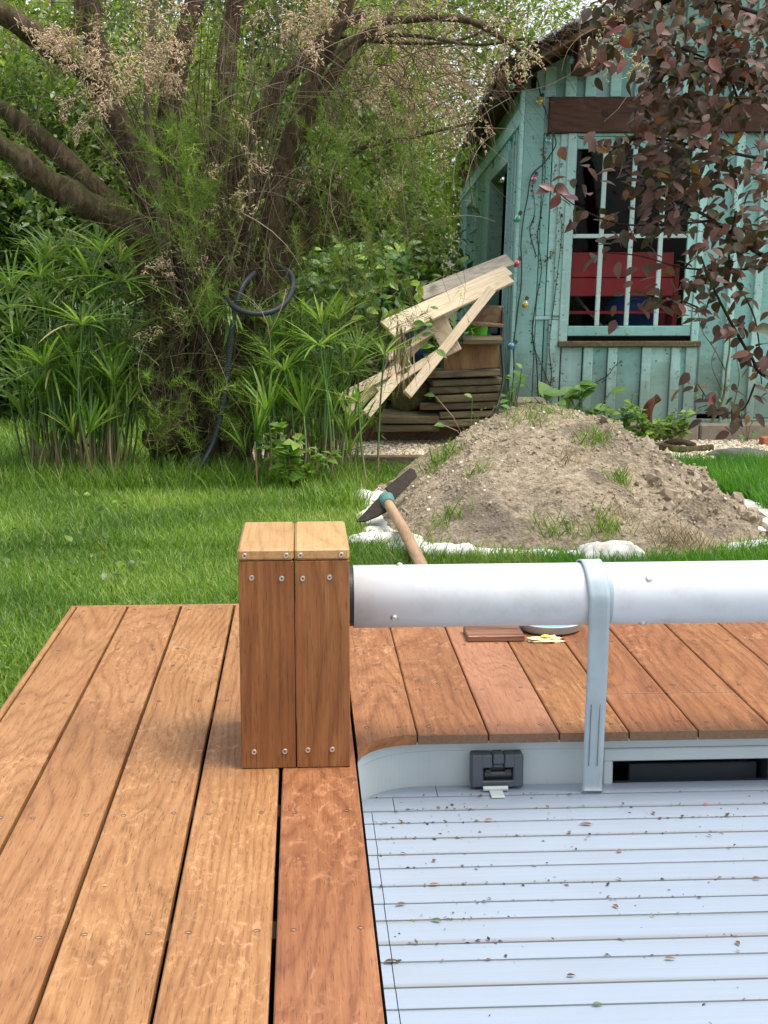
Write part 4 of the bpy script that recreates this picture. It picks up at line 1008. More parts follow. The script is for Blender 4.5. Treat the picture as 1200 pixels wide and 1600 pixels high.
# stack of old boards by the shed corner
tops = [(578, 9.62), (592, 9.64), (604, 9.63), (616, 9.65), (629, 9.63), (642, 9.66), (655, 9.64)]
lab7 = ['mossy topmost board of the old stack by the shed corner', 'second board from the top of the old stack', 'third board from the top of the old stack', 'fourth board from the top of the old stack', 'third board from the bottom of the old stack', 'second board from the bottom of the old stack', 'lowest board of the old stack on the ground']
for (y, Y), lb_ in zip(tops, lab7):
    a = ony(682 + rng.normal() * 3, y + 6, Y); b = ony(783 + rng.normal() * 2, y + 1, Y); zc = a[2]
    beam_thing('old_board', lb_, 'board', 'old_wood', (a[0] + .03 * rng.normal(), Y + .15 + .02 * rng.normal(), zc - .006), (b[0], Y + .15, zc + .006), .30 + .03 * rng.normal(), .040 + .006 * rng.random(), .006)
plank_px('brown crate side standing on top of the old board stack', 'brown_wood', (692, 561), 9.66, (780, 554), 9.66, .16, .025, (0, -1, .1), 'crate_board', 'board')
plank_px('short grey plank lying above the crate side', 'old_wood', (722, 531), 9.62, (784, 531), 9.62, .12, .03, (0, -.2, 1))
plank_px('upper of two brown boards under the pale leaning planks', 'sleeper', (736, 489), 9.75, (786, 491), 9.75, .07, .10, (0, -.1, 1))
plank_px('lower of two brown boards, above the green bucket', 'sleeper', (733, 504), 9.70, (786, 508), 9.70, .12, .02, (0, -.1, 1))
gb_ = ony(745, 525, 9.95); bk = root('green_bucket', 'bright green bucket tucked under the planks', 'bucket', gb_)
mb = MB(); mb.lathe([(.0001, .0), (.062, .0), (.072, .10), (.076, .102), (.076, .112), (.066, .112), (.060, .01)], 24, gb_ - [0, 0, .04]); build('bucket', mb, M['green_plastic'], bk, smooth=False)
beam_thing('support_block', 'dark timber block under the green bucket', 'block', 'old_wood', (gb_[0] - .12, 10.0, gb_[2] - .10), (gb_[0] + .12, 10.0, gb_[2] - .10), .22, .11)
G_ = None
plank_px('dark grey plank at the top of the leaning pile', 'grey_wood', (797, 406), 9.90, (655, 462), 9.60, .10, .022)
plank_px('pale plank second from the top of the leaning pile', 'pale_wood', (794, 423), 9.80, (600, 510), 9.25, .085, .022)
plank_px('yellowish pale plank third from the top of the leaning pile', 'pale_wood', (798, 436), 9.74, (610, 522), 9.22, .07, .022)
plank_px('long pale batten leaning steeply towards the gravel', 'pale_wood', (768, 452), 9.62, (636, 617), 9.10, .058, .03, (.3, -.8, .3))
plank_px('pale plank crossing behind the steep batten', 'pale_wood', (712, 478), 9.70, (545, 645), 9.15, .06, .022, (.3, -.8, .3))
plank_px('short pale board upright between two crossing planks', 'pale_wood', (676, 485), 9.50, (708, 552), 9.42, .115, .022, (-.1, -.9, .2))
plank_px('white plank low in the pile running to the left', 'pale_wood', (696, 546), 9.45, (590, 612), 9.15, .05, .022, (.2, -.8, .5))
plank_px('pale plank end pointing down near the sedge', 'pale_wood', (622, 588), 9.20, (572, 648), 8.95, .06, .022, (.3, -.8, .3))
plank_px('thin pale lath crossing low in the pile', 'pale_wood', (612, 580), 9.25, (540, 645), 9.05, .05, .02, (.3, -.8, .3))
plank_px('pale slat sloping down left just under the yellowish plank', 'pale_wood', (700, 500), 9.55, (604, 560), 9.2, .05, .02, (.2, -.8, .5))
plank_px('pale slat lowest left of the pile near the sedge stems', 'pale_wood', (640, 566), 9.3, (530, 622), 9.0, .05, .02, (.3, -.8, .3))
plank_px('upper grey board lying flat at left of the stack', 'old_wood', (592, 650), 9.75, (684, 650), 9.75, .22, .045, (0, -.15, 1))
plank_px('lower grey board lying flat at left of the stack', 'old_wood', (585, 664), 9.78, (684, 663), 9.78, .26, .04, (0, -.1, 1))
mb = MB(); cpt = ony(640, 615, 9.85); lump(mb, cpt, (.125, .10, .125), 4, 26, 16, .35); cm = build('mossy_clump', mb, M['moss'], None, smooth=True); tag(cm, 'round mossy brown clump behind the leaning battens', 'clump')
mb = MB(); cpt = ony(610, 520, 10.4); lump(mb, cpt, (.28, .2, .22), 6, 24, 14, .4); cm = build('blue_tarpaulin', mb, plain('crumpled blue sheet', (.05, .12, .26), .5, 0, .3, 12, .01), None, smooth=True); tag(cm, 'crumpled blue sheet half hidden behind the planks', 'sheet')
gs = ony(640, 462, 10.2); mb = MB(); mb.obox(gs, np.array([[.95, -.2, .1], [.25, .9, -.3], [0, .3, .95]]).T @ np.eye(3), (.34, .5, .02), .003); o = build('grey_sheet', mb, M['slate'], None); tag(o, 'grey corrugated sheet behind the top of the planks', 'sheet')
# cable hanging by the shed corner
mb = MB(); mb.tube(smoothpath([ony(x, y, Y) for x, y, Y in ((786, 480, 9.72), (784, 540, 9.66), (787, 590, 9.6), (780, 625, 9.52), (771, 655, 9.45))], 6), .010, 8); o = build('black_pipe', mb, M['cable'], None, smooth=True); tag(o, 'thin black pipe hanging between board stack and shed corner', 'pipe')
mb = MB(); mb.obox(ony(826, 632, 9.75) - [0, 0, .02], np.eye(3), (.20, .18, .13), .02)
v = mb.v[0]; v += np.array([[.012 * mnoise.noise(Vector((q * 9).tolist())) for _ in range(3)] for q in v]); o = build('stone_block', mb, M['concrete'], None); tag(o, 'rough stone block at the foot of the shed corner', 'stone')
lg = [onz(1034, 700, .03), onz(1065, 703, .03), onz(1112, 700, .03)]; mb = MB(); mb.tube(smoothpath(lg, 8), np.linspace(.030, .022, 17), 9, rough=.25); o = build('log', mb, M['bark'], None); tag(o, 'small brown log lying on the gravel right of the soil heap', 'log')
mb = MB(); mb.tube(smoothpath([onz(1040, 693, .04), onz(1062, 690, .06), onz(1085, 696, .03)], 8), .018, 8, rough=.3); o = build('log', mb, M['bark_dark'], None); tag(o, 'dark curved bark piece behind the small log', 'bark')
for (x, y, sx, sy, sz, sd, lb_) in ((1165, 722, .17, .14, .055, 3, 'dark flat stone slab half in grass at the right edge'), (1130, 716, .10, .07, .03, 7, 'small dark stone beside the flat slab at the right')):
    p = onz(x, y, .0); mb = MB(); lump(mb, (p[0], p[1], .02), (sx, sy, sz), sd, 20, 10, .4); o = build('stone_slab', mb, M['slate'], None, smooth=True); tag(o, lb_, 'stone')
p = onz(1205, 700, .0); mb = MB(); mb.box((p[0] - .05, p[1], 0), (p[0] + .17, p[1] + .10, .065), .004); o = build('loose_brick', mb, M['brick'], None); tag(o, 'red brick at the right edge in front of the kerb', 'brick')
rp = fpt(1012, 645, -.28); mb = MB(); mb.tube(smoothpath([rp - [0, 0, .12], rp, rp + [.02, 0, .06], rp + [.07, 0, .10]], 6), np.linspace(.035, .022, 19), 9, rough=.5); o = build('broken_stump', mb, bark('rotten stump', (.10, .04, .02), (.2, .09, .045)), None); tag(o, 'rusty brown broken stump among the weeds by the shed', 'stump')
# ================================================================== SOIL HEAP
HX, HY = 1.17, 7.30
foot = [(0, .80), (35, 1.0), (70, 1.25), (100, 1.30), (140, .95), (180, .82), (215, 1.00), (245, 1.48), (270, 1.64), (300, 1.50), (318, 1.06), (335, .87), (360, .80)]
fa = np.array([q[0] for q in foot]); fr_ = np.array([q[1] for q in foot])
def footr(a): return np.interp(np.degrees(a) % 360, fa, fr_)
def fbm(p, o=4, s=1.):
    v = 0; a = 1.
    for _ in range(o): v += a * mnoise.noise(Vector((p[0] * s, p[1] * s, p[2] * s))); s *= 2.1; a *= .5
    return v
def heap_h(x, y):
    dx, dy = x - HX, y - HY; a = math.atan2(dy, dx); d = math.hypot(dx, dy) / footr(a)
    d += .08 * mnoise.noise(Vector((x * 2.3, y * 2.3, 1.7)))
    if d > 1.06: return -.02
    prof = max(0, 1 - d); h = .56 * (prof ** 1.06)
    h = .405 - .045 * math.log(1 + math.exp((.405 - h) / .045))
    h = max(h, 0)
    n = .075 * fbm((x, y, 0), 3, 2.4) + .022 * abs(fbm((x, y, 4), 3, 8)) + .016 * fbm((x, y, 9), 3, 21)
    rough = .65 + .9 * max(0, mnoise.noise(Vector((x * 1.4, y * 1.4, 6)))) + (.7 if dx > .2 and dy < 0 else 0)
    return h + n * rough * min(1, prof * 5 + .15) + .012
heap = root('soil_heap', 'heap of dry crumbly brown soil dumped on white sheeting', 'soil heap', (HX, HY, 0))
na, nr = 260, 110; V = []; F = []
for j in range(nr + 1):
    t = (j / nr) ** .85
    for i in range(na):
        a = 2 * math.pi * i / na; r = footr(a) * 1.05 * t; x, y = HX + r * math.cos(a), HY + r * math.sin(a); V.append((x, y, heap_h(x, y)))
for j in range(nr):
    for i in range(na): F.append([j * na + i, (j + 1) * na + i, (j + 1) * na + (i + 1) % na, j * na + (i + 1) % na])
mb = MB(); mb.add(V, F); build('mound', mb, M['dirt'], heap, smooth=True)
# clods: a few shapes, shared; the larger ones are parts of their own
cl = []
for k in range(5):
    mb = MB(); lump(mb, (0, 0, 0), (1, .8, .62), k * 2.7 + 1, 8, 5, .75)
    me = bpy.data.meshes.new('clod'); me.from_pydata(mb.verts().tolist(), [], mb.f); me.materials.append(M['rock']); cl.append((mb.verts(), mb.f, me))
def heap_pt(side=None):
    while True:
        a = rng.random() * 2 * math.pi; d = rng.random() ** .6
        x, y = HX + footr(a) * d * math.cos(a), HY + footr(a) * d * math.sin(a)
        if y < HY + .25: return x, y, heap_h(x, y), d
for k in range(120):
    x, y, h, d = heap_pt(); s = .010 + .026 * rng.random() ** 2
    if rng.random() < .8: x = HX + .25 + rng.random() * .62; y = HY - .2 - rng.random() * 1.0; h = heap_h(x, y); s *= 1.3
    if h < .0: continue
    place('clod', cl[k % 5][2], frames(rdir(1), rdir(1))[0] * s, (x, y, h + s * .1), heap)
q = onz(594, 747, .12); place('clod', cl[1][2], frames(rdir(1), rdir(1))[0] * .045, (q[0] + .07, q[1], heap_h(q[0] + .07, q[1]) + .02), heap)
q = onz(1157, 812, .05); place('clod', cl[2][2], np.eye(3) * .035, (q[0], q[1], .05), heap)
for vv, ff, nn, s0, s1 in ((cl[0][0], cl[0][1], 2200, .002, .008), (cl[3][0], cl[3][1], 1500, .003, .013)):
    P = []
    while len(P) < nn:
        x, y, h, d = heap_pt()
        if h > -.01 and rng.random() < .15 + (.5 if x > HX + .1 and y < HY else 0) + .5 * (mnoise.noise(Vector((x * 2, y * 2, 3))) > -.05) * (d > .3): P.append((x, y, h + .001))
    bulk('crumbs', vv, [f for f in ff], frames(rdir(nn), rdir(nn)) * (s0 + (s1 - s0) * rng.random(nn) ** 2)[:, None, None], np.array(P), M['rock'], heap)
def sheet_out(a):
    ca, sa = math.cos(a), math.sin(a); deg = math.degrees(a) % 360
    o = 1.05 + .09 * mnoise.noise(Vector((ca * 2.5, sa * 2.5, 2))) + .05 * mnoise.noise(Vector((ca * 7, sa * 7, 5)))
    for c, w, h in ((345, 26, .16), (190, 24, .03), (237, 14, .12), (322, 10, .08), (272, 24, -.05), (145, 30, -.10)): o += h * math.exp(-((deg - c) / w) ** 2)
    return o
peb = []
for k in range(150):
    x, y, h, d = heap_pt()
    if h > .01: peb.append((x, y, h + .002))
peb = np.array(peb); k = len(peb); bulk('pale_stones', cl[2][0], cl[2][1], frames(rdir(k), rdir(k)) * (.003 + .009 * rng.random(k) ** 2)[:, None, None], peb, M['pebble'], heap)
# white sheeting that shows round the foot
V = []; F = []; na, nr = 420, 16
for j in range(nr + 1):
    for i in range(na):
        a = 2 * math.pi * i / na; ca, sa = math.cos(a), math.sin(a)
        out = sheet_out(a)
        t = j / nr; k = .86 + (out - .86) * t; r = footr(a) * k; x, y = HX + r * ca, HY + r * sa
        w = .020 * abs(mnoise.noise(Vector((ca * 6, sa * 6, t * 1.2)))) + .012 * abs(mnoise.noise(Vector((ca * 17 + t * 2, sa * 17, t * 2)))) + .004 * mnoise.noise(Vector((ca * 60, sa * 60, t * 9)))
        edge = .007 * math.exp(-((t - .80) / .16) ** 2) * (.5 + mnoise.noise(Vector((ca * 4, sa * 4, 8))) + .3)
        z = .014 + w * min(1, .3 + t) + max(0, edge) - .02 * max(0, t - .92) / .08 * .6
        V.append((x, y, z))
for j in range(nr):
    for i in range(na): F.append([j * na + i, (j + 1) * na + i, (j + 1) * na + (i + 1) % na, j * na + (i + 1) % na])
mb = MB(); mb.add(V, F); o = build('white_sheeting', mb, M['tarp'], None, smooth=True); tag(o, 'crumpled white sheeting showing round the foot of the soil heap', 'sheeting')
def fold(px0, Y, size, seed, lab):
    p = ony(*px0, Y); mb = MB(); V = []; F = []; n, m = 26, 16
    for j in range(m + 1):
        for i in range(n + 1):
            u, v = i / n * 2 - 1, j / m * 2 - 1; dd = max(abs(u) ** 2.2, abs(v) ** 2.2)
            z = size[2] * max(0, 1 - dd) ** .55 + .012 * mnoise.noise(Vector((u * 2.0 + seed, v * 2.0, 1))) + .010 * abs(mnoise.noise(Vector((u * 5 + seed, v * 3 + u, 1)))) - (.015 if dd > .93 else 0)
            V.append((p[0] + size[0] * u * (1 + .15 * mnoise.noise(Vector((v * 3, seed, 2)))), p[1] + size[1] * v + size[0] * .1 * u, .012 + z))
    for j in range(m):
        for i in range(n): a = j * (n + 1) + i; F.append([a, a + 1, a + n + 2, a + n + 1])
    mb.add(V, F); o = build('sheeting_fold', mb, M['tarp'], None, smooth=True); tag(o, lab, 'sheeting')
fold((955, 868), 5.72, (.125, .09, .060), 1, 'rounded white bulge of sheeting at the front foot of the heap')
fold((600, 848), 6.10, (.16, .06, .04), 4, 'smooth white fold of sheeting beside the wooden post')
fold((700, 864), 5.85, (.12, .06, .035), 9, 'creased white fold of sheeting beside the tool handle')
fold((1165, 836), 6.20, (.10, .12, .045), 14, 'white fold of sheeting at the right foot of the heap')
fold((575, 775), 7.25, (.09, .10, .05), 21, 'white fold of sheeting behind the tool head')

# ================================================================== MATTOCK
hoe = root('mattock', 'two bladed digging tool with wooden handle lying against the heap', 'digging tool', onz(610, 800, 0))
hd = ony(606, 786, 6.52); he1 = ony(670, 908, 5.28)
hp = smoothpath([hd, hd + (he1 - hd) * .5 + [0, 0, .012], he1], 8)
mb = MB(); mb.tube(hp, np.linspace(.0215, .0240, len(hp)), 14); build('handle', mb, M['handle'], hoe, smooth=True)
hdir = nrm(hd - he1); mb = MB(); e0 = hd - hdir * .010; e1 = hd + hdir * .055
mb.tube([e0 - hdir * .02, e0 + hdir * .02, e1], [.0265, .031, .038], 16); build('socket', mb, M['tool_paint'], hoe, smooth=False)
def blade(pts_px, Ys, th, seedname):
    P = np.array([ony(x, y, Y) for (x, y), Y in zip(pts_px, Ys)]); n = nrm(np.cross(P[1] - P[0], P[2] - P[0])); n = n if n[1] < 0 else -n
    k = len(P); mb = MB(); c = P.mean(0)
    V = [p for p in P] + [p - n * th for p in P]; F = [list(range(k)), [k + i for i in range(k)][::-1]] + [[i, k + i, k + (i + 1) % k, (i + 1) % k] for i in range(k)]
    mb.convex(V, F); build(seedname, mb, M['steel'], hoe)
blade([(602, 762), (641, 731), (648, 734), (652, 744), (618, 779)], (6.60, 6.78, 6.78, 6.72, 6.55), .007, 'blade')
blade([(606, 773), (588, 781), (557, 814), (570, 814), (590, 806), (606, 797)], (6.58, 6.55, 6.42, 6.40, 6.44, 6.48), .007, 'blade')

# ================================================================== TAMARISK
TY = 8.35
tam = root('tamarisk_tree', 'gnarled many stemmed tamarisk with feathery green fronds and pinkish beige blossom', 'tree', onz(310, 742, 0))
def limb(pts, mat='bark', name='limb', rough=.16, n=11):
    """pts: (px, py, depth offset, width in pixels)"""
    P = smoothpath([ony(x, y, TY + d) for x, y, d, w in pts], 10); R = smoothpath([[w / 2 / FPX * (TY + d), 0, 0] for x, y, d, w in pts], 10)[:, 0]
    n = max(n, 14); rough *= 1.35
    mb = MB(); mb.tube(P, np.maximum(R, .003), n, rough=rough); return build(name, mb, M[mat], tam, smooth=True)
limb([(268, 748, 0, 56), (252, 680, 0, 44), (246, 600, 0, 40), (250, 520, 0, 38), (240, 440, 0, 42), (228, 380, 0, 48), (196, 346, 0, 48), (140, 320, -.05, 43), (80, 288, -.1, 39), (20, 240, -.15, 36), (-60, 190, -.2, 38)], 'bark', 'trunk', .22, 14)
limb([(212, 352, .05, 30), (160, 305, .1, 32), (110, 255, .15, 30), (50, 205, .2, 28), (0, 170, .2, 26), (-60, 140, .2, 24)])
limb([(246, 345, .1, 42), (225, 285, .15, 38), (196, 215, .2, 36), (165, 150, .25, 34), (148, 70, .3, 34), (135, -20, .3, 32)], 'bark_dark')
limb([(150, 130, .2, 24), (110, 95, .15, 30), (60, 60, .1, 36), (20, 30, 0, 34), (-30, 0, 0, 30)])
limb([(100, 90, .1, 20), (120, 40, .1, 16), (128, -20, .1, 14)])
limb([(262, 420, -.05, 18), (252, 330, -.1, 17), (236, 240, -.12, 15), (231, 160, -.12, 14), (238, 60, -.1, 13), (243, -20, -.1, 12)], 'bark_pale')
limb([(330, 740, .05, 46), (318, 660, .05, 40), (312, 560, .05, 38), (302, 470, .1, 38), (288, 380, .1, 36), (268, 280, .2, 36), (262, 190, .2, 32), (285, 80, .25, 30), (310, -20, .3, 28)], 'bark_dark', 'trunk', .2, 12)
limb([(352, 735, 0, 40), (345, 640, 0, 36), (340, 540, .05, 34), (334, 440, .1, 36), (338, 330, .15, 34), (340, 220, .2, 32), (352, 110, .25, 30), (362, 40, .3, 28), (372, -20, .3, 26)], 'bark_dark', 'trunk', .2, 12)
limb([(362, 735, -.05, 36), (372, 640, -.05, 34), (388, 560, -.05, 36), (408, 480, -.05, 40), (422, 420, -.05, 42), (426, 360, -.1, 34), (434, 300, -.1, 30), (452, 230, -.12, 28), (486, 130, -.15, 26), (520, 55, -.18, 24), (552, -20, -.2, 22)], 'bark', 'trunk', .16, 12)
limb([(430, 290, -.1, 20), (470, 205, -.1, 22), (500, 150, -.1, 20), (535, 95, -.1, 17), (590, 40, -.1, 14), (645, 30, -.1, 12), (720, 30, -.15, 11), (770, 50, -.2, 10), (838, 95, -.25, 7)], 'bark')
limb([(500, 105, -.1, 13), (548, 62, -.1, 11), (600, 33, -.1, 9), (640, -20, -.1, 8)], 'bark_pale')
limb([(350, 350, .2, 26), (380, 235, .25, 26), (402, 195, .25, 27), (430, 140, .3, 26), (470, 98, .3, 24), (520, 48, .3, 20), (570, 20, .3, 16)], 'bark_dark')
limb([(412, 440, 0, 44), (452, 390, .05, 46), (492, 352, .1, 46), (528, 322, .1, 40), (544, 296, .1, 30)], 'bark', 'limb', .25)
limb([(455, 320, .1, 14), (500, 300, .1, 11), (560, 235, .1, 8), (640, 215, .1, 6), (745, 190, .1, 4)])
limb([(296, 600, -.1, 20), (272, 660, -.2, 34), (248, 690, -.25, 46), (238, 668, -.25, 34)], 'bark_dark', 'limb', .4)
for pts in ([(285, 745, .1, 34), (280, 640, .12, 30), (286, 540, .15, 30), (272, 440, .2, 32), (262, 350, .25, 26)], [(300, 745, -.08, 26), (296, 640, -.1, 24), (276, 560, -.1, 22), (270, 470, -.1, 22), (258, 400, -.1, 20)],
            [(340, 740, -.1, 24), (332, 650, -.12, 22), (350, 560, -.12, 22), (352, 480, -.1, 24), (372, 400, -.05, 24), (392, 330, 0, 20), (396, 250, .1, 16)], [(318, 740, .2, 40), (322, 640, .25, 44), (326, 540, .25, 50), (350, 440, .3, 50), (372, 350, .35, 36)],
            [(378, 735, .1, 26), (385, 640, .1, 26), (372, 540, .15, 26), (392, 460, .2, 30), (410, 390, .2, 26)], [(256, 745, .2, 30), (262, 640, .25, 36), (300, 540, .3, 44), (310, 440, .35, 50), (312, 340, .4, 40)]):
    limb(pts, random.choice(['bark', 'bark_dark', 'bark_dark']), 'trunk', .25, 10)
limb([(430, 250, .2, 12), (400, 300, .2, 14), (380, 380, .2, 20)], 'bark_dark'); limb([(560, 60, -.1, 7), (640, 55, -.1, 6), (740, 70, -.1, 5), (820, 60, -.15, 4)]); limb([(520, 55, 0, 8), (600, 65, 0, 7), (700, 66, 0, 5), (780, 40, 0, 4)])
# thin bare twigs, arching
def strand_t(bend, n=6):
    V = []; F = []
    for i in range(n + 1):
        t = i / n; c = np.array([0, t, bend * (t - t * t) * 2]); r = (1 - .7 * t)
        for k in range(3): a = 2.094 * k; V.append(c + np.array([math.cos(a), 0, math.sin(a)]) * r * .5)
    for i in range(n):
        for k in range(3): F.append((i * 3 + k, i * 3 + (k + 1) % 3, (i + 1) * 3 + (k + 1) % 3, (i + 1) * 3 + k))
    return np.array(V), F
def strands(name, P0, D, L, W, mat, parent, bend=.25):
    """P0 starts, D unit directions, L lengths, W thickness"""
    n = len(P0); tv, tf = strand_t(bend); nn = rdir(n) + np.array([0, 0, .8]); R = frames(D, nn)
    # keep thickness independent of the length: x and the ring part of z scale with W (rings are tiny in y)
    tv2 = tv.copy(); ring = tv2 - np.repeat(tv.reshape(-1, 3, 3).mean(1), 3, axis=0); cen = tv2 - ring
    V = np.einsum('nij,kj->nki', R, cen) * L[:, None, None] + np.einsum('nij,kj->nki', R, ring) * W[:, None, None] + P0[:, None, :]
    loc = (P0.min(0) + P0.max(0)) / 2; Q = (V - loc).reshape(-1, 3).astype(np.float32); k = tv.shape[0]; tf = np.array(tf)
    F = (tf[None] + (np.arange(n) * k)[:, None, None]).reshape(-1, 4)
    me = bpy.data.meshes.new(name); me.vertices.add(len(Q)); me.vertices.foreach_set('co', Q.ravel()); me.loops.add(F.size); me.loops.foreach_set('vertex_index', F.ravel().astype(np.int32)); me.polygons.add(len(F)); me.polygons.foreach_set('loop_start', np.arange(0, F.size, 4, dtype=np.int32))
    at = me.attributes.new('rnd', 'FLOAT', 'POINT'); at.data.foreach_set('value', np.repeat(rng.random(n), k).astype(np.float32)); me.update(calc_edges=True)
    return finish(name, me, mat, loc, parent, 'stuff', None)
def region(n, x0, x1, y0, y1, d0, d1): 
    return np.array([ony(rng.uniform(x0, x1), rng.uniform(y0, y1), TY + rng.uniform(d0, d1)) for _ in range(n)])
P = np.vstack([region(330, 0, 560, -20, 200, -.4, .5), region(260, 420, 800, -10, 160, -.4, .3), region(230, 180, 460, 150, 500, -.6, .0), region(100, 450, 740, 150, 380, -.3, .3), region(90, 230, 400, 420, 680, -.45, -.1), region(70, 600, 1000, -20, 60, -.5, .0)])
n = len(P); D = np.stack([rng.normal(size=n) * .8, rng.normal(size=n) * .4, rng.normal(size=n) * .7 - .15], 1); D /= np.linalg.norm(D, axis=1)[:, None]
strands('twigs', P, D, .18 + .55 * rng.random(n), .0025 + .005 * rng.random(n) ** 2, M['twig'], tam, .35)
P = np.vstack([region(60, 480, 720, 20, 110, -.2, .2), region(40, 430, 560, 100, 260, -.2, .2)]); n = len(P)
D = np.stack([.35 + rng.normal(size=n) * .4, rng.normal(size=n) * .3, -.9 + rng.normal(size=n) * .3], 1); D /= np.linalg.norm(D, axis=1)[:, None]
strands('twigs', P, D, .5 + .6 * rng.random(n), .003 + .004 * rng.random(n), M['twig'], tam, .25)
# upright bundle of thin stems fanning out of the fork
n = 170; B = np.array([ony(rng.uniform(250, 430), rng.uniform(280, 470), TY + rng.uniform(-.25, .3)) for _ in range(n)])
D = np.stack([(B[:, 0] - ony(340, 400, TY)[0]) * 1.1 + rng.normal(size=n) * .22, rng.normal(size=n) * .22, np.ones(n)], 1); D /= np.linalg.norm(D, axis=1)[:, None]
strands('twigs', B, D, .5 + .9 * rng.random(n), .004 + .012 * rng.random(n) ** 2, M['bark_twig'], tam, .10)
n = 200; B = np.array([ony(rng.uniform(235, 420), rng.uniform(430, 720), TY + rng.uniform(-.3, .0)) for _ in range(n)])
D = np.stack([rng.normal(size=n) * .3, rng.normal(size=n) * .2, rng.choice([-1, 1, 1], n)], 1); D /= np.linalg.norm(D, axis=1)[:, None]
strands('twigs', B, D, .2 + .5 * rng.random(n), .003 + .006 * rng.random(n) ** 2, M['bark_twig'], tam, .2)
# feathery fronds: a stalk with many needle thin branchlets
def fronds(P, D, L, nb, bl, name, mat, parent, wid=.0032, up=.6):
    n = len(P); t = rng.random((n, nb)); droop = -(.28 * t ** 2)[..., None] * np.array([0, 0, 1.]) * L[:, None, None]
    B = P[:, None, :] + D[:, None, :] * (t * L[:, None])[..., None] + droop
    d = D[:, None, :] * up + rng.normal(size=(n, nb, 3)) * .55; d = d.reshape(-1, 3); d /= np.linalg.norm(d, axis=1)[:, None]
    ln = bl * (.5 + .8 * rng.random(n * nb)) * (1.15 - .6 * t.ravel())
    R = frames(d, rdir(n * nb)); R = np.stack([R[:, :, 0] * wid, R[:, :, 1] * ln[:, None], R[:, :, 2] * ln[:, None]], 2)
    rn = np.clip(np.repeat(rng.random(n), nb) * .8 + rng.random(n * nb) * .2, 0, 1)
    return bulk(name, BLADE_V[[0, 1, 4]], [(0, 1, 2)], R, B.reshape(-1, 3), mat, parent, rnd=rn)
def hang(n, up=0.): 
    D = np.stack([rng.normal(size=n) * .45, rng.normal(size=n) * .35 - .15, np.where(rng.random(n) < up, 1, -1) * (.5 + .5 * rng.random(n))], 1); return D / np.linalg.norm(D, axis=1)[:, None]
P = np.vstack([region(16, 250, 400, 200, 420, -.55, -.1), region(50, 300, 460, 60, 300, -.4, .3), region(48, 235, 400, 400, 700, -.50, -.12), region(24, 60, 240, 330, 560, -.2, .3), region(90, 470, 715, 150, 400, -.5, .5), region(75, 0, 330, 0, 260, -.3, .6), region(80, 430, 640, 400, 560, -.3, .1)])
n = len(P); fronds(P, hang(n, .55), .18 + .30 * rng.random(n), 46, .085, 'foliage', M['frond'], tam)
P = np.vstack([region(46, 235, 320, 210, 360, -.6, -.3), region(10, 330, 420, 180, 330, -.5, -.1), region(20, 290, 340, 380, 520, -.5, -.3), region(40, 480, 600, 180, 330, -.4, .0), region(40, 220, 400, 600, 720, -.6, -.3), region(26, 600, 715, 200, 360, -.3, .3)])
n = len(P); fronds(P, hang(n, .7), .16 + .25 * rng.random(n), 60, .08, 'foliage', M['frond_green'], tam, .003)
# blossom: plumes of small catkins
def catkin():
    V = [(0, 0, 0)]; 
    for t, r in ((.25, .5), (.65, .55)):
        for k in range(4): a = 1.571 * k + t; V.append((math.cos(a) * r, t, math.sin(a) * r))
    V.append((0, 1, 0)); F = [(0, 1 + k, 1 + (k + 1) % 4) for k in range(4)]
    for k in range(4): a, b = 1 + k, 1 + (k + 1) % 4; F += [(a, a + 4, b + 4), (a, b + 4, b)]
    return np.array(V), F + [(5 + (k + 1) % 4, 5 + k, 9) for k in range(4)]
ctv, ctf = catkin()
def plumes(clusters, mat, name='blossom'):
    B, Dd, Ln = [], [], []
    for (x, y, dep, n, spread, lng) in clusters:
        c = ony(x, y, TY + dep); ax = nrm([rng.normal() * .5, rng.normal() * .3, -.8])
        for _ in range(max(3, int(n / 14))):
            st = c + rng.normal(size=3) * spread * .55; ad = nrm(ax + rng.normal(size=3) * .35); k = 14
            t = rng.random(k); B.append(st + ad * (t * spread * 1.6)[:, None] + rng.normal(size=(k, 3)) * .006); Dd.append(ad * .6 + rng.normal(size=(k, 3)) * .6); Ln.append(lng * (.6 + .7 * rng.random(k)))
    B = np.vstack(B); Dd = np.vstack(Dd); Ln = np.concatenate(Ln); R = frames(Dd, rdir(len(B))); R = np.stack([R[:, :, 0] * .0052, R[:, :, 1] * Ln[:, None], R[:, :, 2] * .0052], 2)
    bulk(name, ctv, ctf, R, B, mat, tam)
cl_ = []
for (x0, x1, y0, y1, m, n, sp, d0, d1) in ((85, 190, 30, 110, 12, 70, .07, -.6, -.2), (140, 220, 60, 150, 12, 80, .07, -.6, -.3), (190, 290, 30, 120, 12, 70, .07, -.6, -.2), (420, 520, -10, 70, 14, 80, .07, -.6, -.2), (0, 330, -10, 60, 18, 50, .07, -.4, .2), (250, 300, 100, 120, 3, 40, .05, -.6, -.4), (60, 160, 130, 220, 7, 30, .05, -.3, .1),
        (590, 730, 30, 190, 52, 60, .09, .1, .7), (640, 760, 120, 250, 10, 28, .06, -.2, .4), (560, 830, 10, 110, 24, 34, .06, -.3, .2), (300, 400, 180, 330, 8, 20, .06, -.5, -.2), (450, 640, 100, 330, 26, 18, .06, -.3, .2), (240, 340, 380, 520, 8, 14, .06, -.5, -.3), (560, 720, -20, 30, 10, 40, .07, -.4, .1)):
    cl_ += [(rng.uniform(x0, x1), rng.uniform(y0, y1), rng.uniform(d0, d1), n, sp, .026) for _ in range(m)]
plumes(cl_, M['blossom'])
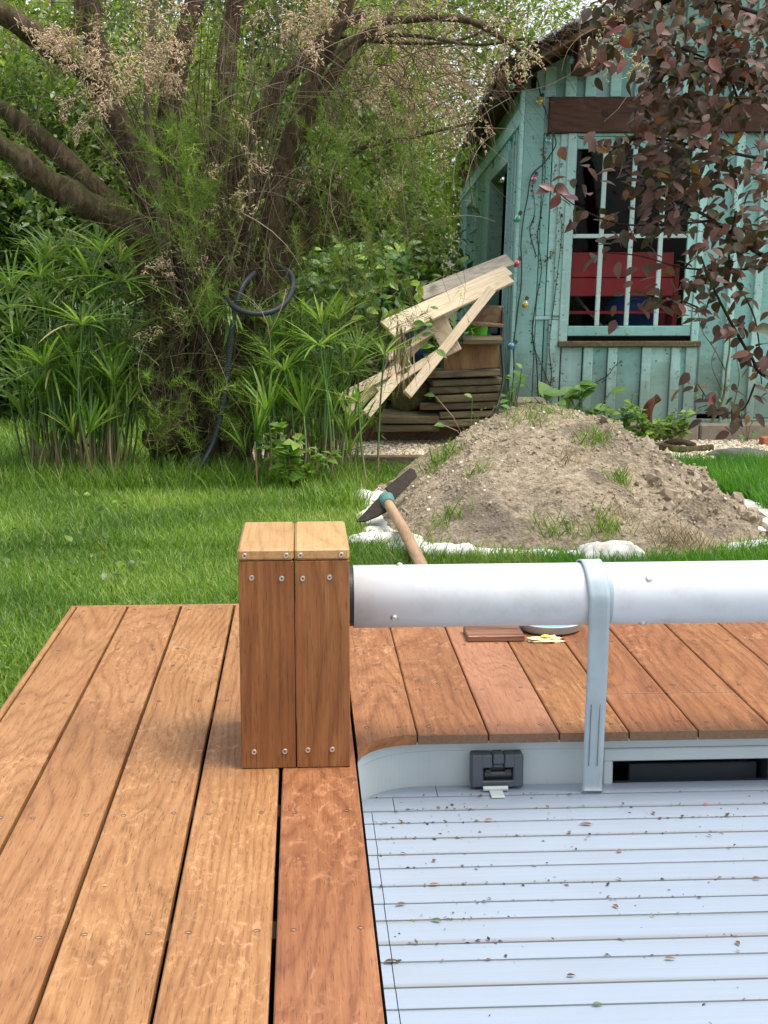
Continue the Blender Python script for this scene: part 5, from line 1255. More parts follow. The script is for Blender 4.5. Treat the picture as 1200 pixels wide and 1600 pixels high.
cl_ = [(rng.uniform(790, 835), rng.uniform(60, 110), -.7, 26, .05, .018) for _ in range(5)] + [(rng.uniform(915, 1010), rng.uniform(10, 95), -.9, 30, .05, .018) for _ in range(14)] + [(1030, 105, -.9, 14, .03, .016), (830, 30, -.8, 20, .05, .018), (870, 20, -.8, 20, .05, .018)]
plumes(cl_, M['cream'], 'blossom')
# strap leaved plant growing in the fork
st = root('strap_leaf_plant', 'small strap leaved plant growing on the tamarisk stems near the hose', 'plant', ony(355, 480, 7.95))
bt_, bf_ = leaf_shape(.13, 6, .1, -.55, .6); sm_ = bpy.data.meshes.new('strap_leaf'); sm_.from_pydata(bt_.tolist(), [], bf_); sm_.materials.append(M['sedge'])
for k in range(14):
    a = rng.random() * 6.28; d = nrm([math.cos(a) * .9, math.sin(a) * .5 - .3, rng.normal() * .5 + .05]); place('leaf', sm_, frames(d[None], np.array([[0, 0, 1.]]))[0] * (.12 + .07 * rng.random()), ony(355, 478, 7.95), st)

# ================================================================== HOSE and pot by the tree
hz = root('corrugated_hose', 'dark corrugated hose looped over the tamarisk stem and hanging to the grass', 'hose', onz(312, 745, 0))
hpts = [(398, 426, 7.98), (380, 446, 7.92), (368, 480, 7.90), (363, 510, 7.9), (358, 560, 7.9), (352, 610, 7.9), (345, 650, 7.9), (334, 690, 7.9), (320, 718, 7.88), (303, 748, 7.86)]
P = smoothpath([ony(*q) for q in hpts], 44); r = .0145 + .0010 * np.sin(np.arange(len(P)) * 2.1)
mb = MB(); mb.tube(P, r, 12); build('hose', mb, M['hose'], hz, smooth=False)
hp2 = [(352, 463, 7.88), (364, 478, 7.86), (385, 488, 7.84), (410, 490, 7.84), (435, 482, 7.86), (452, 464, 7.9), (458, 440, 7.98), (450, 424, 8.06), (430, 418, 8.2)]
P = smoothpath([ony(*q) for q in hp2], 44); r = .0145 + .0010 * np.sin(np.arange(len(P)) * 2.1); mb = MB(); mb.tube(P, r, 12); build('loop', mb, M['hose'], hz, smooth=False)
P = smoothpath([ony(*q) for q in ((316, 710, 8.0), (306, 716, 7.98), (296, 732, 7.96), (290, 748, 7.94))], 16); r = .0145 + .0010 * np.sin(np.arange(len(P)) * 2.1); mb = MB(); mb.tube(P, r, 12); build('short_end', mb, M['hose'], hz, smooth=False)
pc = onz(362, 742, 0); pt = root('flower_pot', 'dark grey plastic pot standing in grass at the foot of the tree', 'pot', pc)
mb = MB(); mb.lathe([(.0001, 0), (.048, 0), (.060, .10), (.066, .10), (.066, .122), (.058, .122), (.052, .03), (.0001, .03)], 28, pc); build('pot', mb, M['hose'], pt)

# ================================================================== SEDGE CLUMPS
bl_v, bl_f = leaf_shape(.054, 5, .12, -.14, .45); bl2_v, bl2_f = leaf_shape(.048, 6, .12, -.40, .45)
sm1 = bpy.data.meshes.new('sedge_leaf'); sm1.from_pydata(bl_v.tolist(), [], bl_f); sm1.materials.append(M['sedge'])
sm2_ = bpy.data.meshes.new('sedge_leaf'); sm2_.from_pydata(bl2_v.tolist(), [], bl2_f); sm2_.materials.append(M['sedge'])
def sedge(name, lab, spec, extra):
    """spec: (head px x, head px y, depth, base px x, base px y, leaves, leaf length, spread 0 shut..1 flat)"""
    b = onz(spec[0][3], spec[0][4], 0); t = root(name, lab, 'plant', b, 'umbrella sedge clumps'); nleaf = 0
    allB, allR = [], []
    for (hx_, hy_, Y, bx, by, nl, ln, spd) in spec:
        h = ony(hx_, hy_, Y); g = onz(bx, by, 0); g[1] = Y + rng.normal() * .05; g[0] = ony(bx, by, g[1])[0]
        P = smoothpath([g, g + (h - g) * .5 + [rng.normal() * .02, rng.normal() * .02, 0], h], 5); mb = MB(); mb.tube(P, np.linspace(.0068, .0045, len(P)), 5)
        s = build('stem', mb, M['sedge_stem'], t, smooth=True)
        ax = nrm(nrm(P[-1] - P[-3]) + np.array([rng.normal() * .12, -.15 + rng.normal() * .1, 0]))
        u = nrm(np.cross(ax, [1, .2, 0])); w = np.cross(ax, u)
        for k in range(nl):
            a = 2 * math.pi * (k + rng.random() * .7) / nl; q = spd * (.75 + .5 * rng.random()); q = min(q, 1.15)
            d = nrm(ax * math.cos(q * 1.5) + (u * math.cos(a) + w * math.sin(a)) * math.sin(q * 1.5)); R = frames(d[None], ax[None] * 1.0 + d[None] * .01)[0] * ln * (.7 + .5 * rng.random())
            if nleaf < 290: place('leaf', sm1 if rng.random() < .6 else sm2_, R, h, s); nleaf += 1
            else: allB.append(h); allR.append(R)
    if extra:
        pass
    if allB: bulk('leaves', bl2_v, bl2_f, np.array(allR), np.array(allB), M['sedge_m'], t)
    return t
big = [(62, 432, 8.05, 90, 760, 17, .22, .72), (128, 508, 7.85, 150, 770, 18, .25, .78), (68, 572, 7.95, 100, 765, 18, .25, .62), (178, 600, 7.95, 185, 765, 16, .22, .40), (138, 680, 7.85, 140, 772, 12, .20, .28), (100, 450, 8.2, 95, 755, 14, .2, .8), (15, 480, 8.15, 50, 740, 14, .22, .85), (165, 455, 8.2, 150, 760, 15, .2, .8), (30, 520, 8.3, 55, 735, 14, .2, .6), (200, 520, 8.2, 190, 760, 14, .2, .6), (110, 545, 8.2, 110, 755, 15, .2, .6), (60, 610, 8.0, 70, 750, 12, .2, .35), (170, 640, 8.1, 180, 762, 12, .2, .3)]
for _ in range(52):
    bx = rng.uniform(40, 190); hx_ = bx + rng.normal() * 28; big.append((hx_, rng.uniform(395, 640), 8.0 + rng.random() * .7, bx, rng.uniform(735, 765), int(rng.integers(16, 26)), rng.uniform(.20, .31), rng.uniform(.3, .9)))
for _ in range(42):
    bx = rng.uniform(50, 205); big.append((bx + rng.normal() * 14, rng.uniform(560, 700), 7.9 + rng.random() * .6, bx, rng.uniform(745, 768), int(rng.integers(5, 9)), rng.uniform(.18, .30), rng.uniform(.06, .16)))
big = [(a, b, c, d, e, int(f * 1.35) if i < 13 else f, g * 1.25 if i < 13 else g, h) for i, (a, b, c, d, e, f, g, h) in enumerate(big)]
sedge('umbrella_sedge', 'tall umbrella sedge clump left of the tamarisk trunk', big, 0)
sm_l = [(500, 540, 7.75, 520, 760, 17, .20, .75), (445, 580, 7.8, 450, 760, 16, .2, .6), (560, 628, 7.6, 575, 765, 15, .18, .70), (420, 650, 7.7, 420, 765, 16, .19, .30), (475, 650, 7.7, 470, 765, 16, .20, .34), (398, 690, 7.65, 402, 765, 12, .18, .12), (560, 545, 8.1, 570, 750, 15, .17, .7), (470, 490, 8.1, 480, 750, 15, .18, .8), (530, 500, 8.0, 540, 755, 14, .18, .6), (600, 555, 8.0, 590, 750, 12, .16, .6)]
for _ in range(48):
    bx = rng.uniform(392, 550); sm_l.append((bx + rng.normal() * 18, rng.uniform(500, 660), 7.9 + rng.random() * .5, bx, rng.uniform(745, 765), int(rng.integers(14, 22)), rng.uniform(.16, .25), rng.uniform(.2, .85)))
for _ in range(34):
    bx = rng.uniform(392, 560); sm_l.append((bx + rng.normal() * 10, rng.uniform(610, 715), 7.8 + rng.random() * .4, bx, rng.uniform(745, 766), int(rng.integers(5, 9)), rng.uniform(.15, .24), rng.uniform(.06, .16)))
sm_l = [(a, b, c, d, e, int(f * 1.35) if i < 10 else f, g * 1.25 if i < 10 else g, h) for i, (a, b, c, d, e, f, g, h) in enumerate(sm_l)]
sedge('umbrella_sedge', 'lower umbrella sedge clump right of the tamarisk trunk beside the gravel', sm_l, 0)
# dry leaves hanging in the sedge
N = 40; P = np.array([ony(rng.normal(630, 10), rng.uniform(500, 560), 8.4) for _ in range(N)])
dr = root('dry_grass_tuft', 'dry straw coloured tuft hanging between the sedge and the planks', 'tuft', ony(630, 560, 8.4))
bulk('blades', BLADE_V, BLADE_F3, frames(np.stack([rng.normal(size=N) * .12, rng.normal(size=N) * .1, -np.ones(N)], 1), rdir(N)) * np.array([.007, .24, .24])[None, None, :], P, M['straw'], dr)

# ================================================================== SHRUBS behind
lv5, lf5 = LEAF_V * [.5, 1, 1], LEAF_F
def shrub(name, lab, c, r, ncl, nper, size, mat, cat='shrub', group=None, trunk=True, shape=.62, minz=.04):
    c = np.asarray(c, float); r = np.asarray(r, float); t = root(name, lab, cat, (c[0], c[1], 0), group)
    U = rdir(ncl); rad = (.35 + .65 * rng.random(ncl) ** .45)
    C_ = c + U * r * rad[:, None] * (1 + .25 * np.array([mnoise.noise(Vector((u * 2.1 + c[:1].tolist()[0]).tolist())) for u in U]))[:, None]
    P = np.repeat(C_, nper, 0) + rng.normal(size=(ncl * nper, 3)) * (.11 + .10 * rng.random((ncl * nper, 1))) * (r.mean() / 1.1)
    out = np.repeat(U, nper, 0); k = P[:, 2] > minz; P, out = P[k], out[k]; n = len(P)
    d = out * .5 + np.array([0, 0, -.15]) + rng.normal(size=(n, 3)) * .55; nn = out * .6 + np.array([0, -.1, .8]) + rng.normal(size=(n, 3)) * .45
    s = size * (.6 + .7 * rng.random(n)); rn = np.clip(np.repeat(rng.random(ncl), nper)[k] * .45 + rng.random(n) * .55, 0, 1)
    bulk('foliage', lv5, lf5, frames(d, nn) * s[:, None, None], P, mat, t, rnd=rn)
    if trunk:
        for q in range(5):
            a = c + rdir(1)[0] * r * .7; a[2] = abs(a[2] - c[2]) * .6 + c[2]; b = np.array([c[0] + rng.normal() * .12, c[1] + rng.normal() * .1, 0]); mb = MB(); mb.tube(smoothpath([b, (a + b) / 2 + rng.normal(size=3) * .1, a], 4), np.linspace(.035, .010, 9), 6); build('branch', mb, M['bark_dark'], t)
    return t
LA, YE = M['laurel'], M['yellowleaf']
hedge = [('laurel_shrub', 'dark laurel shrub at the left edge behind the sedge', (-3.2, 11.6, 1.2), (.95, .8, 1.5), 420, 46, .085, LA), ('laurel_shrub', 'glossy laurel shrub seen below the big left limb of the tamarisk', (-2.0, 11.9, 1.2), (.95, .8, 1.5), 460, 46, .085, LA), ('laurel_shrub', 'laurel shrub directly behind the tamarisk stems', (-.85, 12.2, 1.3), (.95, .8, 1.6), 460, 46, .075, YE), ('laurel_shrub', 'laurel shrub behind the hose loop and lower right limb', (.25, 12.2, 1.1), (.85, .8, 1.5), 460, 46, .08, LA), ('hedge_shrub', 'light green small leaved shrub left of the shed side wall', (.55, 12.8, 1.5), (.5, .8, 1.7), 420, 44, .055, YE)]
for h in hedge: shrub(*h, group=None)
for h in (('garden_tree', 'yellow green tree crown at the upper left beyond the shrubs', (-3.4, 14.6, 2.7), (1.5, 1.2, 1.6), 520, 48, .075, YE), ('garden_tree', 'dense green tree crown behind the middle of the tamarisk', (-1.3, 15.0, 2.3), (1.5, 1.2, 1.55), 520, 48, .075, LA), ('garden_tree', 'bright yellow green tree crown between tamarisk and shed roof', (.05, 15.0, 2.9), (1.15, 1.2, 1.9), 560, 48, .07, YE), ('garden_tree', 'tall green tree crown behind the shed roof', (2.6, 25.5, 3.9), (2.4, 1.6, 2.6), 520, 44, .12, YE)):
    shrub(*h, cat='tree')
# broad mass of wood further off, closing the garden
N = 26000; N = 40000; P = np.stack([rng.uniform(-9, 9, N), 18.5 + rng.random(N) * 2.5, rng.random(N) * 5.2], 1); P[:, 2] *= .8 + .25 * np.sin(P[:, 0] * 1.7) ; P = P[(np.abs(P[:, 0] - 2.9) > 1.8) | (P[:, 1] < 0)]; N = len(P)
o = bulk('far_thicket', lv5, lf5, frames(rdir(N), rdir(N) + np.array([0, -.3, .8])) * (.16 * (.6 + .7 * rng.random(N)))[:, None, None], P, LA); o['label'] = 'dense green thicket closing the back of the garden'
# camellia-like shrub with round leaves, its larger leaves built singly
ca = root('round_leaved_shrub', 'round leaved shrub with pale young leaves between tamarisk and wood pile', 'shrub', (*onz(560, 700, 0)[:2], 0))
lcv, lcf = leaf_shape(.58, 5, .10, -.14); cam_m = bpy.data.meshes.new('round_leaf'); cam_m.from_pydata(lcv.tolist(), [], lcf); cam_m.materials.append(M['camellia'])
for k in range(190):
    x, y = rng.normal(555, 48), rng.uniform(372, 520)
    if y > 440: x += 40
    p = ony(x, y, 9.2 + rng.random() * .6); d = nrm(np.array([rng.normal() * .8, -.3 + rng.normal() * .4, .15 + rng.normal() * .5])); place('leaf', cam_m, frames(d[None], (np.array([rng.normal() * .4, -.5, .8]))[None])[0] * rng.uniform(.055, .095), p, ca)
N = 1100; P = np.array([ony(rng.normal(555, 50), rng.uniform(390, 560), 9.6 + rng.random() * .7) for _ in range(N)]); bulk('foliage', lcv, lcf, frames(rdir(N), rdir(N) * .5 + np.array([0, -.4, .8])) * (.06 + .03 * rng.random(N))[:, None, None], P, M['camellia_m'], ca)
for pts in ([(560, 690), (556, 560), (545, 400)], [(565, 690), (590, 560), (600, 430)], [(575, 690), (630, 560), (665, 520)]):
    mb = MB(); mb.tube(smoothpath([ony(x, y, 9.5) for x, y in pts], 5), np.linspace(.014, .006, 11), 6); build('branch', mb, M['bark_dark'], ca)
for k in range(18):
    t_ = rng.random(); p = ony(596 + t_ * 70 + rng.normal() * 10, 590 - t_ * 70 + rng.normal() * 14, 8.7); d = nrm(np.array([rng.normal(), -.3, rng.normal() * .6])); place('leaf', cam_m, frames(d[None], np.array([[0, -.6, .8]]))[0] * rng.uniform(.05, .085), p, ca)

# ================================================================== PLUM, hanging in from the right
PY = 5.0
plum = root('plum_tree', 'dark purple leaved plum tree reaching in from the right edge', 'tree', (2.15, 5.2, 0))
def pb(pts, w):
    P = smoothpath([ony(x, y, Y) for x, y, Y in pts], 6); mb = MB(); mb.tube(P, np.linspace(w, w * .35, len(P)), 7, rough=.08); build('branch', mb, M['bark_plum'], plum, smooth=True); return P
mb = MB(); mb.tube(smoothpath([(2.15, 5.2, -.05), (2.12, 5.2, .6), (2.16, 5.15, 1.3), (2.08, 5.1, 2.2), (2.0, 5.1, 3.0)], 6), np.linspace(.07, .04, 25), 12, rough=.1); build('trunk', mb, M['bark_plum'], plum, smooth=True)
tw = [pb([(1560, 560, 5.2), (1350, 460, 5.15), (1200, 403, 5.1), (1150, 370, 5.05), (1090, 330, 5.0), (1000, 290, 4.95)], .011), pb([(1560, 700, 5.2), (1330, 640, 5.1), (1200, 590, 5.0), (1175, 560, 4.98), (1140, 500, 4.95), (1110, 440, 4.9), (1095, 400, 4.9)], .008),
      pb([(1540, 300, 5.15), (1330, 220, 5.1), (1180, 140, 5.05), (1140, 70, 5.0), (1120, 0, 5.0), (1110, -40, 5.0)], .012), pb([(1155, 160, 5.05), (1130, 110, 5.0), (1060, 90, 4.95), (1000, 150, 4.9)], .005),
      pb([(1540, 150, 5.1), (1300, 60, 5.1), (1150, 10, 5.0), (1000, -30, 4.9), (930, 20, 4.85)], .010), pb([(1200, 250, 5.1), (1120, 235, 5.0), (1010, 215, 4.9), (960, 230, 4.85), (905, 215, 4.8)], .006),
      pb([(1110, 345, 5.0), (1050, 350, 4.95), (970, 350, 4.9), (905, 325, 4.85), (860, 290, 4.8)], .0045), pb([(1180, 600, 5.0), (1160, 640, 5.0), (1120, 640, 4.95), (1090, 600, 4.9)], .004), pb([(1090, 480, 4.9), (1060, 470, 4.9), (1010, 470, 4.85), (985, 465, 4.85)], .003),
      pb([(1150, 330, 5.05), (1140, 410, 5.0), (1180, 500, 5.0), (1190, 600, 5.0)], .005), pb([(1100, 90, 5), (1020, 60, 4.9), (960, 70, 4.85), (930, 110, 4.8)], .004), pb([(1190, 420, 5.05), (1080, 420, 5.0), (1000, 400, 4.9), (945, 395, 4.88)], .004)]
pl_v, pl_f = leaf_shape(.56, 6, .12, -.18, .95); pm = []
for q in range(3):
    v_, f_ = leaf_shape((.56, .62, .5)[q], 6, (.10, .20, .05)[q], (-.15, -.32, -.06)[q], .95); me = bpy.data.meshes.new('plum_leaf'); me.from_pydata(v_.tolist(), [], f_); me.polygons.foreach_set('use_smooth', [True] * len(f_)); me.materials.append(M['plum']); pm.append(me)
pnew = pm[0].copy(); pnew.materials.clear(); pnew.materials.append(M['plum_new'])
boxes = [(1010, 1230, -30, 120, .32), (930, 1040, -30, 60, .05), (1000, 1240, 90, 300, .44), (950, 1030, 210, 310, .05), (890, 960, 200, 290, .012), (1005, 1240, 270, 365, .10), (1095, 1240, 350, 430, .03), (900, 990, 330, 410, .006), (1120, 1240, 400, 520, .035), (1075, 1130, 430, 520, .012), (1140, 1240, 520, 640, .014), (1070, 1130, 380, 440, .015), (930, 1010, 60, 120, .014), (990, 1040, 100, 200, .03)]
wts = np.array([b[4] for b in boxes]); wts /= wts.sum()
Pp, Rp, near = [], [], []
NPL = 3100
for k in range(NPL):
    if rng.random() < .38:
        T = tw[rng.integers(len(tw))]; p = T[rng.integers(len(T) // 4, len(T))] + rng.normal(size=3) * [.03, .05, .03]
        c_ = CM.T @ (p - CAM)
        if 600 + FPX * c_[0] / -c_[2] < 1010 and rng.random() < .62: continue
        if 800 - FPX * c_[1] / -c_[2] > 380 and rng.random() < .62: continue
    else:
        b = boxes[rng.choice(len(boxes), p=wts)]; p = ony(rng.uniform(b[0], b[1]), rng.uniform(b[2], b[3]), 4.72 + rng.random() * .75)
        if mnoise.noise(Vector((p[0] * 7, p[2] * 7, 2.))) < -.16: continue
    d = nrm(np.array([rng.normal() * .7 - .25, -.2 + rng.normal() * .5, -.35 + rng.normal() * .45])); n_ = nrm(np.array([rng.normal() * .45, -.35 + rng.normal() * .3, .75 + rng.normal() * .3]))
    Pp.append(p); Rp.append(frames(d[None], n_[None])[0] * rng.uniform(.035, .064))
for k in range(500):      # the part of the crown beyond the frame
    p = np.array([rng.uniform(1.45, 2.6), rng.uniform(4.8, 5.7), rng.uniform(1.2, 3.2)]); Pp.append(p); Rp.append(frames(rdir(1), rdir(1) * .5 + np.array([[0, -.3, .8]]))[0] * rng.uniform(.035, .06))
Pp, Rp = np.array(Pp), np.array(Rp); vis = (Pp[:, 0] < 1.5) & (Pp[:, 2] > .6); order = np.argsort(np.where(vis, Pp[:, 1], 99)); front = order[:300]; rest = order[300:]
for i in front:
    # young reddish leaves sit at the outer left tips
    c_ = CM.T @ (Pp[i] - CAM); ux = 600 + FPX * c_[0] / -c_[2]; place('leaf', pnew if (ux < 985 and rng.random() < .38) else pm[i % 3], Rp[i], Pp[i], plum)
bulk('leaves', pl_v, pl_f, Rp[rest], Pp[rest], M['plum_m'], plum, smooth=True)
for (x, y, a_) in ((862, 292, 200), (876, 305, 230), (868, 297, 160), (1052, 87, 260)):
    a = math.radians(a_); d = nrm(np.array([math.cos(a), -.2, math.sin(a)])); place('leaf', pnew, frames(d[None], np.array([[.2, -.8, .5]]))[0] * .055, ony(x, y, 4.8), plum)

# ================================================================== WEEDS by the shed
bm_v, bm_f = leaf_shape(.72, 5, .10, -.2); bme_ = bpy.data.meshes.new('broad_leaf'); bme_.from_pydata(bm_v.tolist(), [], bm_f); bme_.materials.append(M['weed_o'])
def broad(lab, x, y, n, size, Y=9.55, spread=.1):
    c = ony(x, y, Y); t = root('broad_leaved_plant', lab, 'plant', (c[0], c[1], 0))
    for k in range(n):
        a = rng.random() * 6.28; d = nrm(np.array([math.cos(a), -.4 + .5 * math.sin(a), .25 + .3 * rng.normal()])); p = c + np.array([rng.normal() * spread, rng.normal() * .05, rng.normal() * .07]); place('leaf', bme_, frames(d[None], np.array([[0, -.5, .9]]))[0] * size * rng.uniform(.7, 1.2), p, t)
        mb = MB(); mb.tube([(c[0], c[1], .02), (p + [c[0], c[1], .1]) / 2, p], .003, 4, False); build('stalk', mb, M['sedge_stem'], t)
broad('broad leaved plant right beside the stone block at the shed foot', 875, 632, 16, .12); broad('broad leaved plant between the stone block and the nettles', 912, 628, 14, .12)
broad('ivy like leaves climbing the shed corner beside the board stack', 800, 610, 14, .055, 9.5, .06); broad('dark broad leaves in front of the old board stack', 735, 640, 9, .07, 9.35, .14); broad('small plant on the gravel in front of the concrete kerb', 1168, 682, 7, .06, 9.7, .05)
def nettle(lab, x, y, ht, n, wid, Y=9.5, seed=0, leaf=.05, mat='weed', gy=None):
    t0 = ony(x, y, Y); t = root('nettle', lab, 'plant', (t0[0], Y, 0)); P, Dd = [], []
    for s in range(n):
        bx = t0[0] + rng.normal() * wid * .5; top = np.array([t0[0] + rng.normal() * wid, Y + rng.normal() * .07, t0[2] * rng.uniform(.55, 1.05)]); b = np.array([bx, Y + rng.normal() * .05, .0]); mb = MB(); mb.tube([b, (b + top) / 2 + rng.normal(size=3) * .01, top], [.004, .003, .002], 4, False); build('stem', mb, M['sedge_stem'], t)
        for k in range(26):
            q = .25 + .75 * rng.random(); a = rng.random() * 6.28; P.append(b + (top - b) * q); Dd.append([math.cos(a), math.sin(a), .2 + rng.normal() * .25])
    P = np.array(P); Dd = np.array(Dd); k = len(P); bulk('foliage', LEAF_V * [.62, 1, 1], LEAF_F, frames(Dd, np.tile([0, -.3, 1.], (k, 1)) + rng.normal(size=(k, 3)) * .3) * (leaf * (.6 + .8 * rng.random(k)))[:, None, None], P, M[mat], t)
nettle('pale green nettles beside the broad leaved plants', 950, 628, .3, 7, .09); nettle('tall nettle stem with sparse leaves below the window', 985, 596, .4, 2, .03, 9.55); nettle('nettles around the broken stump', 1018, 632, .3, 7, .09); nettle('pale nettles at the right end by the skirting board', 1056, 632, .3, 6, .07); nettle('low nettles just behind the top of the soil heap', 985, 658, .2, 7, .16, 9.2)
nettle('leafy weed growing among the stems of the right sedge', 465, 665, .3, 6, .10, 7.62, leaf=.07)
nettle('fresh green weed right of the soil heap', 1095, 792, .2, 5, .07, 7.0, leaf=.06)

# ================================================================== GRAVEL
tv_, tf_ = MB(), None
lump(tv_, (0, 0, 0), (1, .8, .6), 3, 6, 4, .5); pv, pf_ = tv_.verts(), tv_.f
def inpoly(x, y, poly):
    c = False; j = len(poly) - 1
    for i in range(len(poly)):
        if (poly[i][1] > y) != (poly[j][1] > y) and x < (poly[j][0] - poly[i][0]) * (y - poly[i][1]) / (poly[j][1] - poly[i][1]) + poly[i][0]: c = not c
        j = i
    return c
P = []
while len(P) < 15000:
    x, y = rng.uniform(-.3, 3.2), rng.uniform(8.62, 10.0)
    if inpoly(x, y, gp) and heap_h(x, y) < .0: P.append((x, y, .010 + .006 * rng.random()))
P = np.array(P); n = len(P); o = bulk('gravel', pv, pf_, frames(rdir(n) * [1, 1, .3], rdir(n) * .4 + np.array([0, 0, 1.])) * (.006 + .009 * rng.random(n))[:, None, None], P, M['pebble']); o['label'] = 'pale beige gravel in front of the shed and wood pile'

# ================================================================== GRASS
def blades(name, P, h0, h1, w, mat, lab, lean=.45, bend=1.):
    n = len(P); a = rng.random(n) * 6.28; d = np.stack([np.cos(a) * lean * rng.random(n), np.sin(a) * lean * rng.random(n), np.ones(n)], 1); nn = np.stack([np.cos(a + rng.normal(size=n) * .6), np.sin(a + rng.normal(size=n) * .6), np.zeros(n)], 1)
    h = h0 + (h1 - h0) * rng.random(n) ** 1.3; R = frames(d, nn); R = np.stack([R[:, :, 0] * w * (.6 + .8 * rng.random(n))[:, None], R[:, :, 1] * h[:, None], R[:, :, 2] * (h * bend * (.6 + 1.4 * rng.random(n)))[:, None]], 2)
    patch = np.array([mnoise.noise(Vector((p[0] * 1.6, p[1] * 1.6, 3.))) for p in P]); rn = np.clip(.42 + .5 * patch + .36 * rng.normal(size=n) * .6, 0, .93); rn[rng.random(n) < .03] = 1.
    o = bulk(name, BLADE_V, BLADE_F3, R, P, M[mat], None, rnd=rn); o['label'] = lab; return o
def scatter_xy(n, x0, x1, y0, y1, test):
    out = []
    while len(out) < n:
        x = rng.uniform(x0, x1, 4000); y = rng.uniform(y0, y1, 4000)
        for a, b in zip(x, y):
            if test(a, b): out.append((a, b, 0.))
    return np.array(out[:n])
ondeck = lambda x, y: (-.66 < x < 1.7 and y < 4.24) or (x > 0.05 and y < 4.24)
def hz_out(x, y):
    dx, dy = x - HX, y - HY; a = math.atan2(dy, dx); return math.hypot(dx, dy) > footr(a) * (sheet_out(a) - .012 - .05 * rng.random() ** 3)
ongrav = lambda x, y: inpoly(x, y, gp)
soilp = lambda x, y: ((x + .42) / .55) ** 2 + ((y - 8.42) / .36) ** 2 < 1
def in_view(x, y): return -(.29 * y + .35) < x < .35 * y + .3
okl = lambda x, y: not ondeck(x, y) and hz_out(x, y) and not ongrav(x, y) and in_view(x, y) and not (soilp(x, y) and rng.random() < .85)
blades('grass', scatter_xy(120000, -2.4, .9, 3.0, 6.2, okl), .022, .062, .0034, 'grass', 'short green lawn grass beside and behind the deck', .9, 1.1)
blades('grass', scatter_xy(120000, -3.2, 1.0, 6.0, 8.9, okl), .03, .085, .0042, 'grass', 'lawn grass growing longer towards the tree', .8, 1.)
blades('grass', scatter_xy(30000, -4.2, 1.0, 8.8, 12.5, okl), .05, .12, .008, 'grass', 'sunlit lawn beyond the sedge clump', .7, 1.)
blades('grass', scatter_xy(26000, .9, 3.0, 4.3, 6.3, okl), .03, .08, .004, 'grass_deep', 'grass between the roller and the soil heap', .7, 1.)
blades('long_grass', scatter_xy(26000, 1.3, 3.4, 6.0, 8.3, okl), .06, .17, .0050, 'grass_deep', 'long deep green grass right of the soil heap', .55, 1.1)
blades('long_grass', scatter_xy(8000, -1.9, .3, 7.55, 8.5, lambda x, y: okl(x, y) and rng.random() < .5), .08, .22, .0045, 'grass', 'long grass around the feet of sedge and tamarisk', .6, 1.1)
blades('long_grass', scatter_xy(1500, .0, .5, 6.9, 7.7, lambda x, y: okl(x, y)), .05, .16, .0045, 'grass', 'rough grass left of the soil heap', .6, 1.)
blades('long_grass', scatter_xy(1500, .1, 2.0, 5.6, 6.2, lambda x, y: rng.random() < .4 and footr(math.atan2(y - HY, x - HX)) * .97 < math.hypot(x - HX, y - HY)), .04, .10, .0038, 'grass', 'grass poking up along the front edge of the white sheeting', .7, 1.)
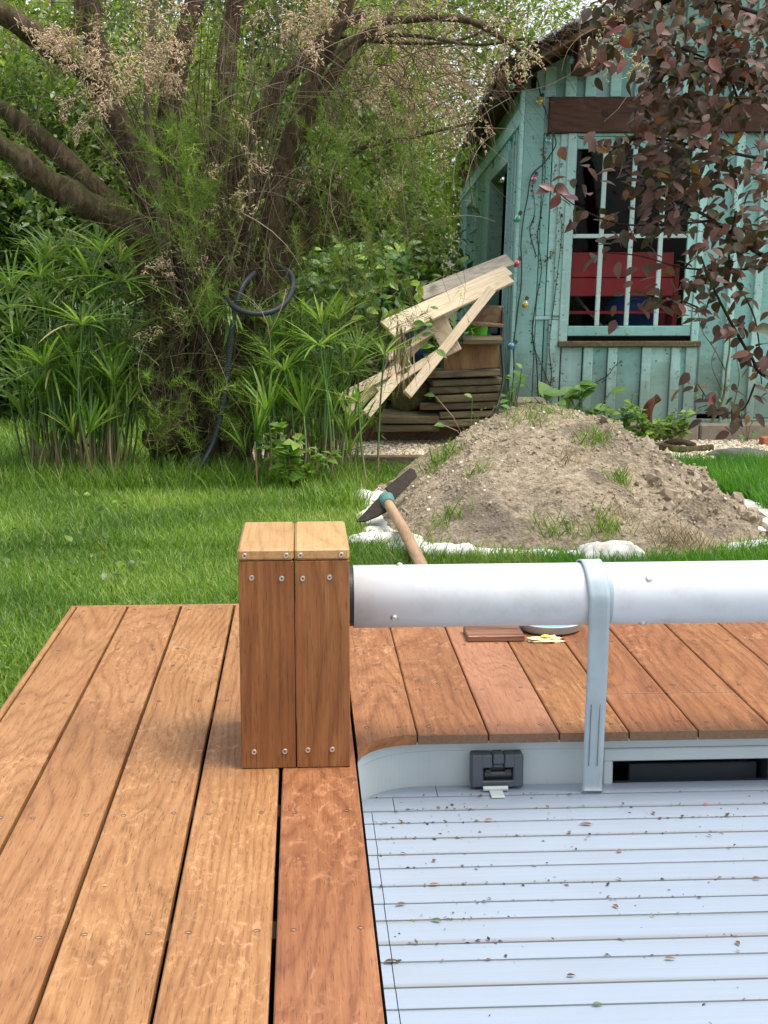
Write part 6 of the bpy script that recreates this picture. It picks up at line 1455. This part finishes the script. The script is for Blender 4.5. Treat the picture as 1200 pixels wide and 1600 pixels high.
# tufts on the heap
def tuft(lab, x, y, n, h, w=.06, mat='grass', Y=None):
    # ray meets the heap surface
    d = ray(x, y); best = None
    for s in np.arange(4.8, 9., .01):
        q = CAM + d * (s / d[1])
        if q[2] <= heap_h(q[0], q[1]): best = q; break
    if best is None: best = ony(x, y, 7.3)
    P = best + np.stack([rng.normal(size=n) * w, rng.normal(size=n) * w * .8, np.zeros(n)], 1)
    for q in P: q[2] = heap_h(q[0], q[1]) - .004
    a = rng.random(n) * 6.28; dd = np.stack([np.cos(a) * .6, np.sin(a) * .6, .9 * np.ones(n)], 1); hh = h * (.4 + .8 * rng.random(n)); R = frames(dd, rdir(n) + [0, -.3, .4]); R = np.stack([R[:, :, 0] * .0036, R[:, :, 1] * hh[:, None], R[:, :, 2] * hh[:, None]], 2)
    t = root('grass_tuft', lab, 'grass tuft', best); bulk('blades', BLADE_V, BLADE_F3, R, P, M[mat], t)
tuft('grass tuft low on the left flank of the soil heap', 698, 815, 90, .09, .045); tuft('thin grass tuft higher on the left flank of the heap', 747, 740, 45, .08, .03)
tuft('grass tuft at the left front foot of the soil heap', 868, 833, 120, .07, .05); tuft('larger grass tuft at the middle front foot of the heap', 940, 828, 170, .09, .05); tuft('grass tuft hanging high on the right of the heap top', 925, 690, 130, .08, .045); tuft('grass tuft halfway up the right flank of the heap', 968, 752, 80, .08, .03)
tuft('dry straw tuft at the right front foot of the heap', 1068, 850, 160, .10, .06, 'straw'); tuft('fine grass growing on the very top of the soil heap', 835, 652, 260, .06, .10); tuft('grass tuft at the far left edge of the heap by the gravel', 690, 722, 160, .09, .06); tuft('dry straw tuft on the left front foot', 960, 800, 60, .06, .04, 'straw')
tuft('sparse dry grass on the heap below its top', 880, 720, 60, .05, .05, 'straw')
# clover and stray leaves on the lawn
N = 420; P = np.stack([rng.normal(-.98, .14, N), rng.normal(3.95, .28, N), .02 + .035 * rng.random(N)], 1); P = P[P[:, 0] < -.67]; N = len(P); tri = []
o = bulk('clover', leaf_shape(.85, 4, .05, -.1)[0], leaf_shape(.85, 4, .05, -.1)[1], flat_frames(N, .3) * (.014 + .010 * rng.random(N))[:, None, None], P, M['laurel']); o['label'] = 'patch of clover in the lawn beside the deck edge'
N = 60; P = np.array([onz(rng.uniform(0, 230), rng.uniform(770, 900), .05) for _ in range(N)])
o = bulk('lawn_weeds', bm_v, bm_f, flat_frames(N, .35) * (.022 + .022 * rng.random(N))[:, None, None], P, M['laurel']); o['label'] = 'scattered round weed leaves in the lawn'
leaf_on(153, 861, .045, 'single orange brown fallen leaf on the lawn', z=.05, ang=.4)
print('TRIS', sum(len(m.polygons) for m in bpy.data.meshes))
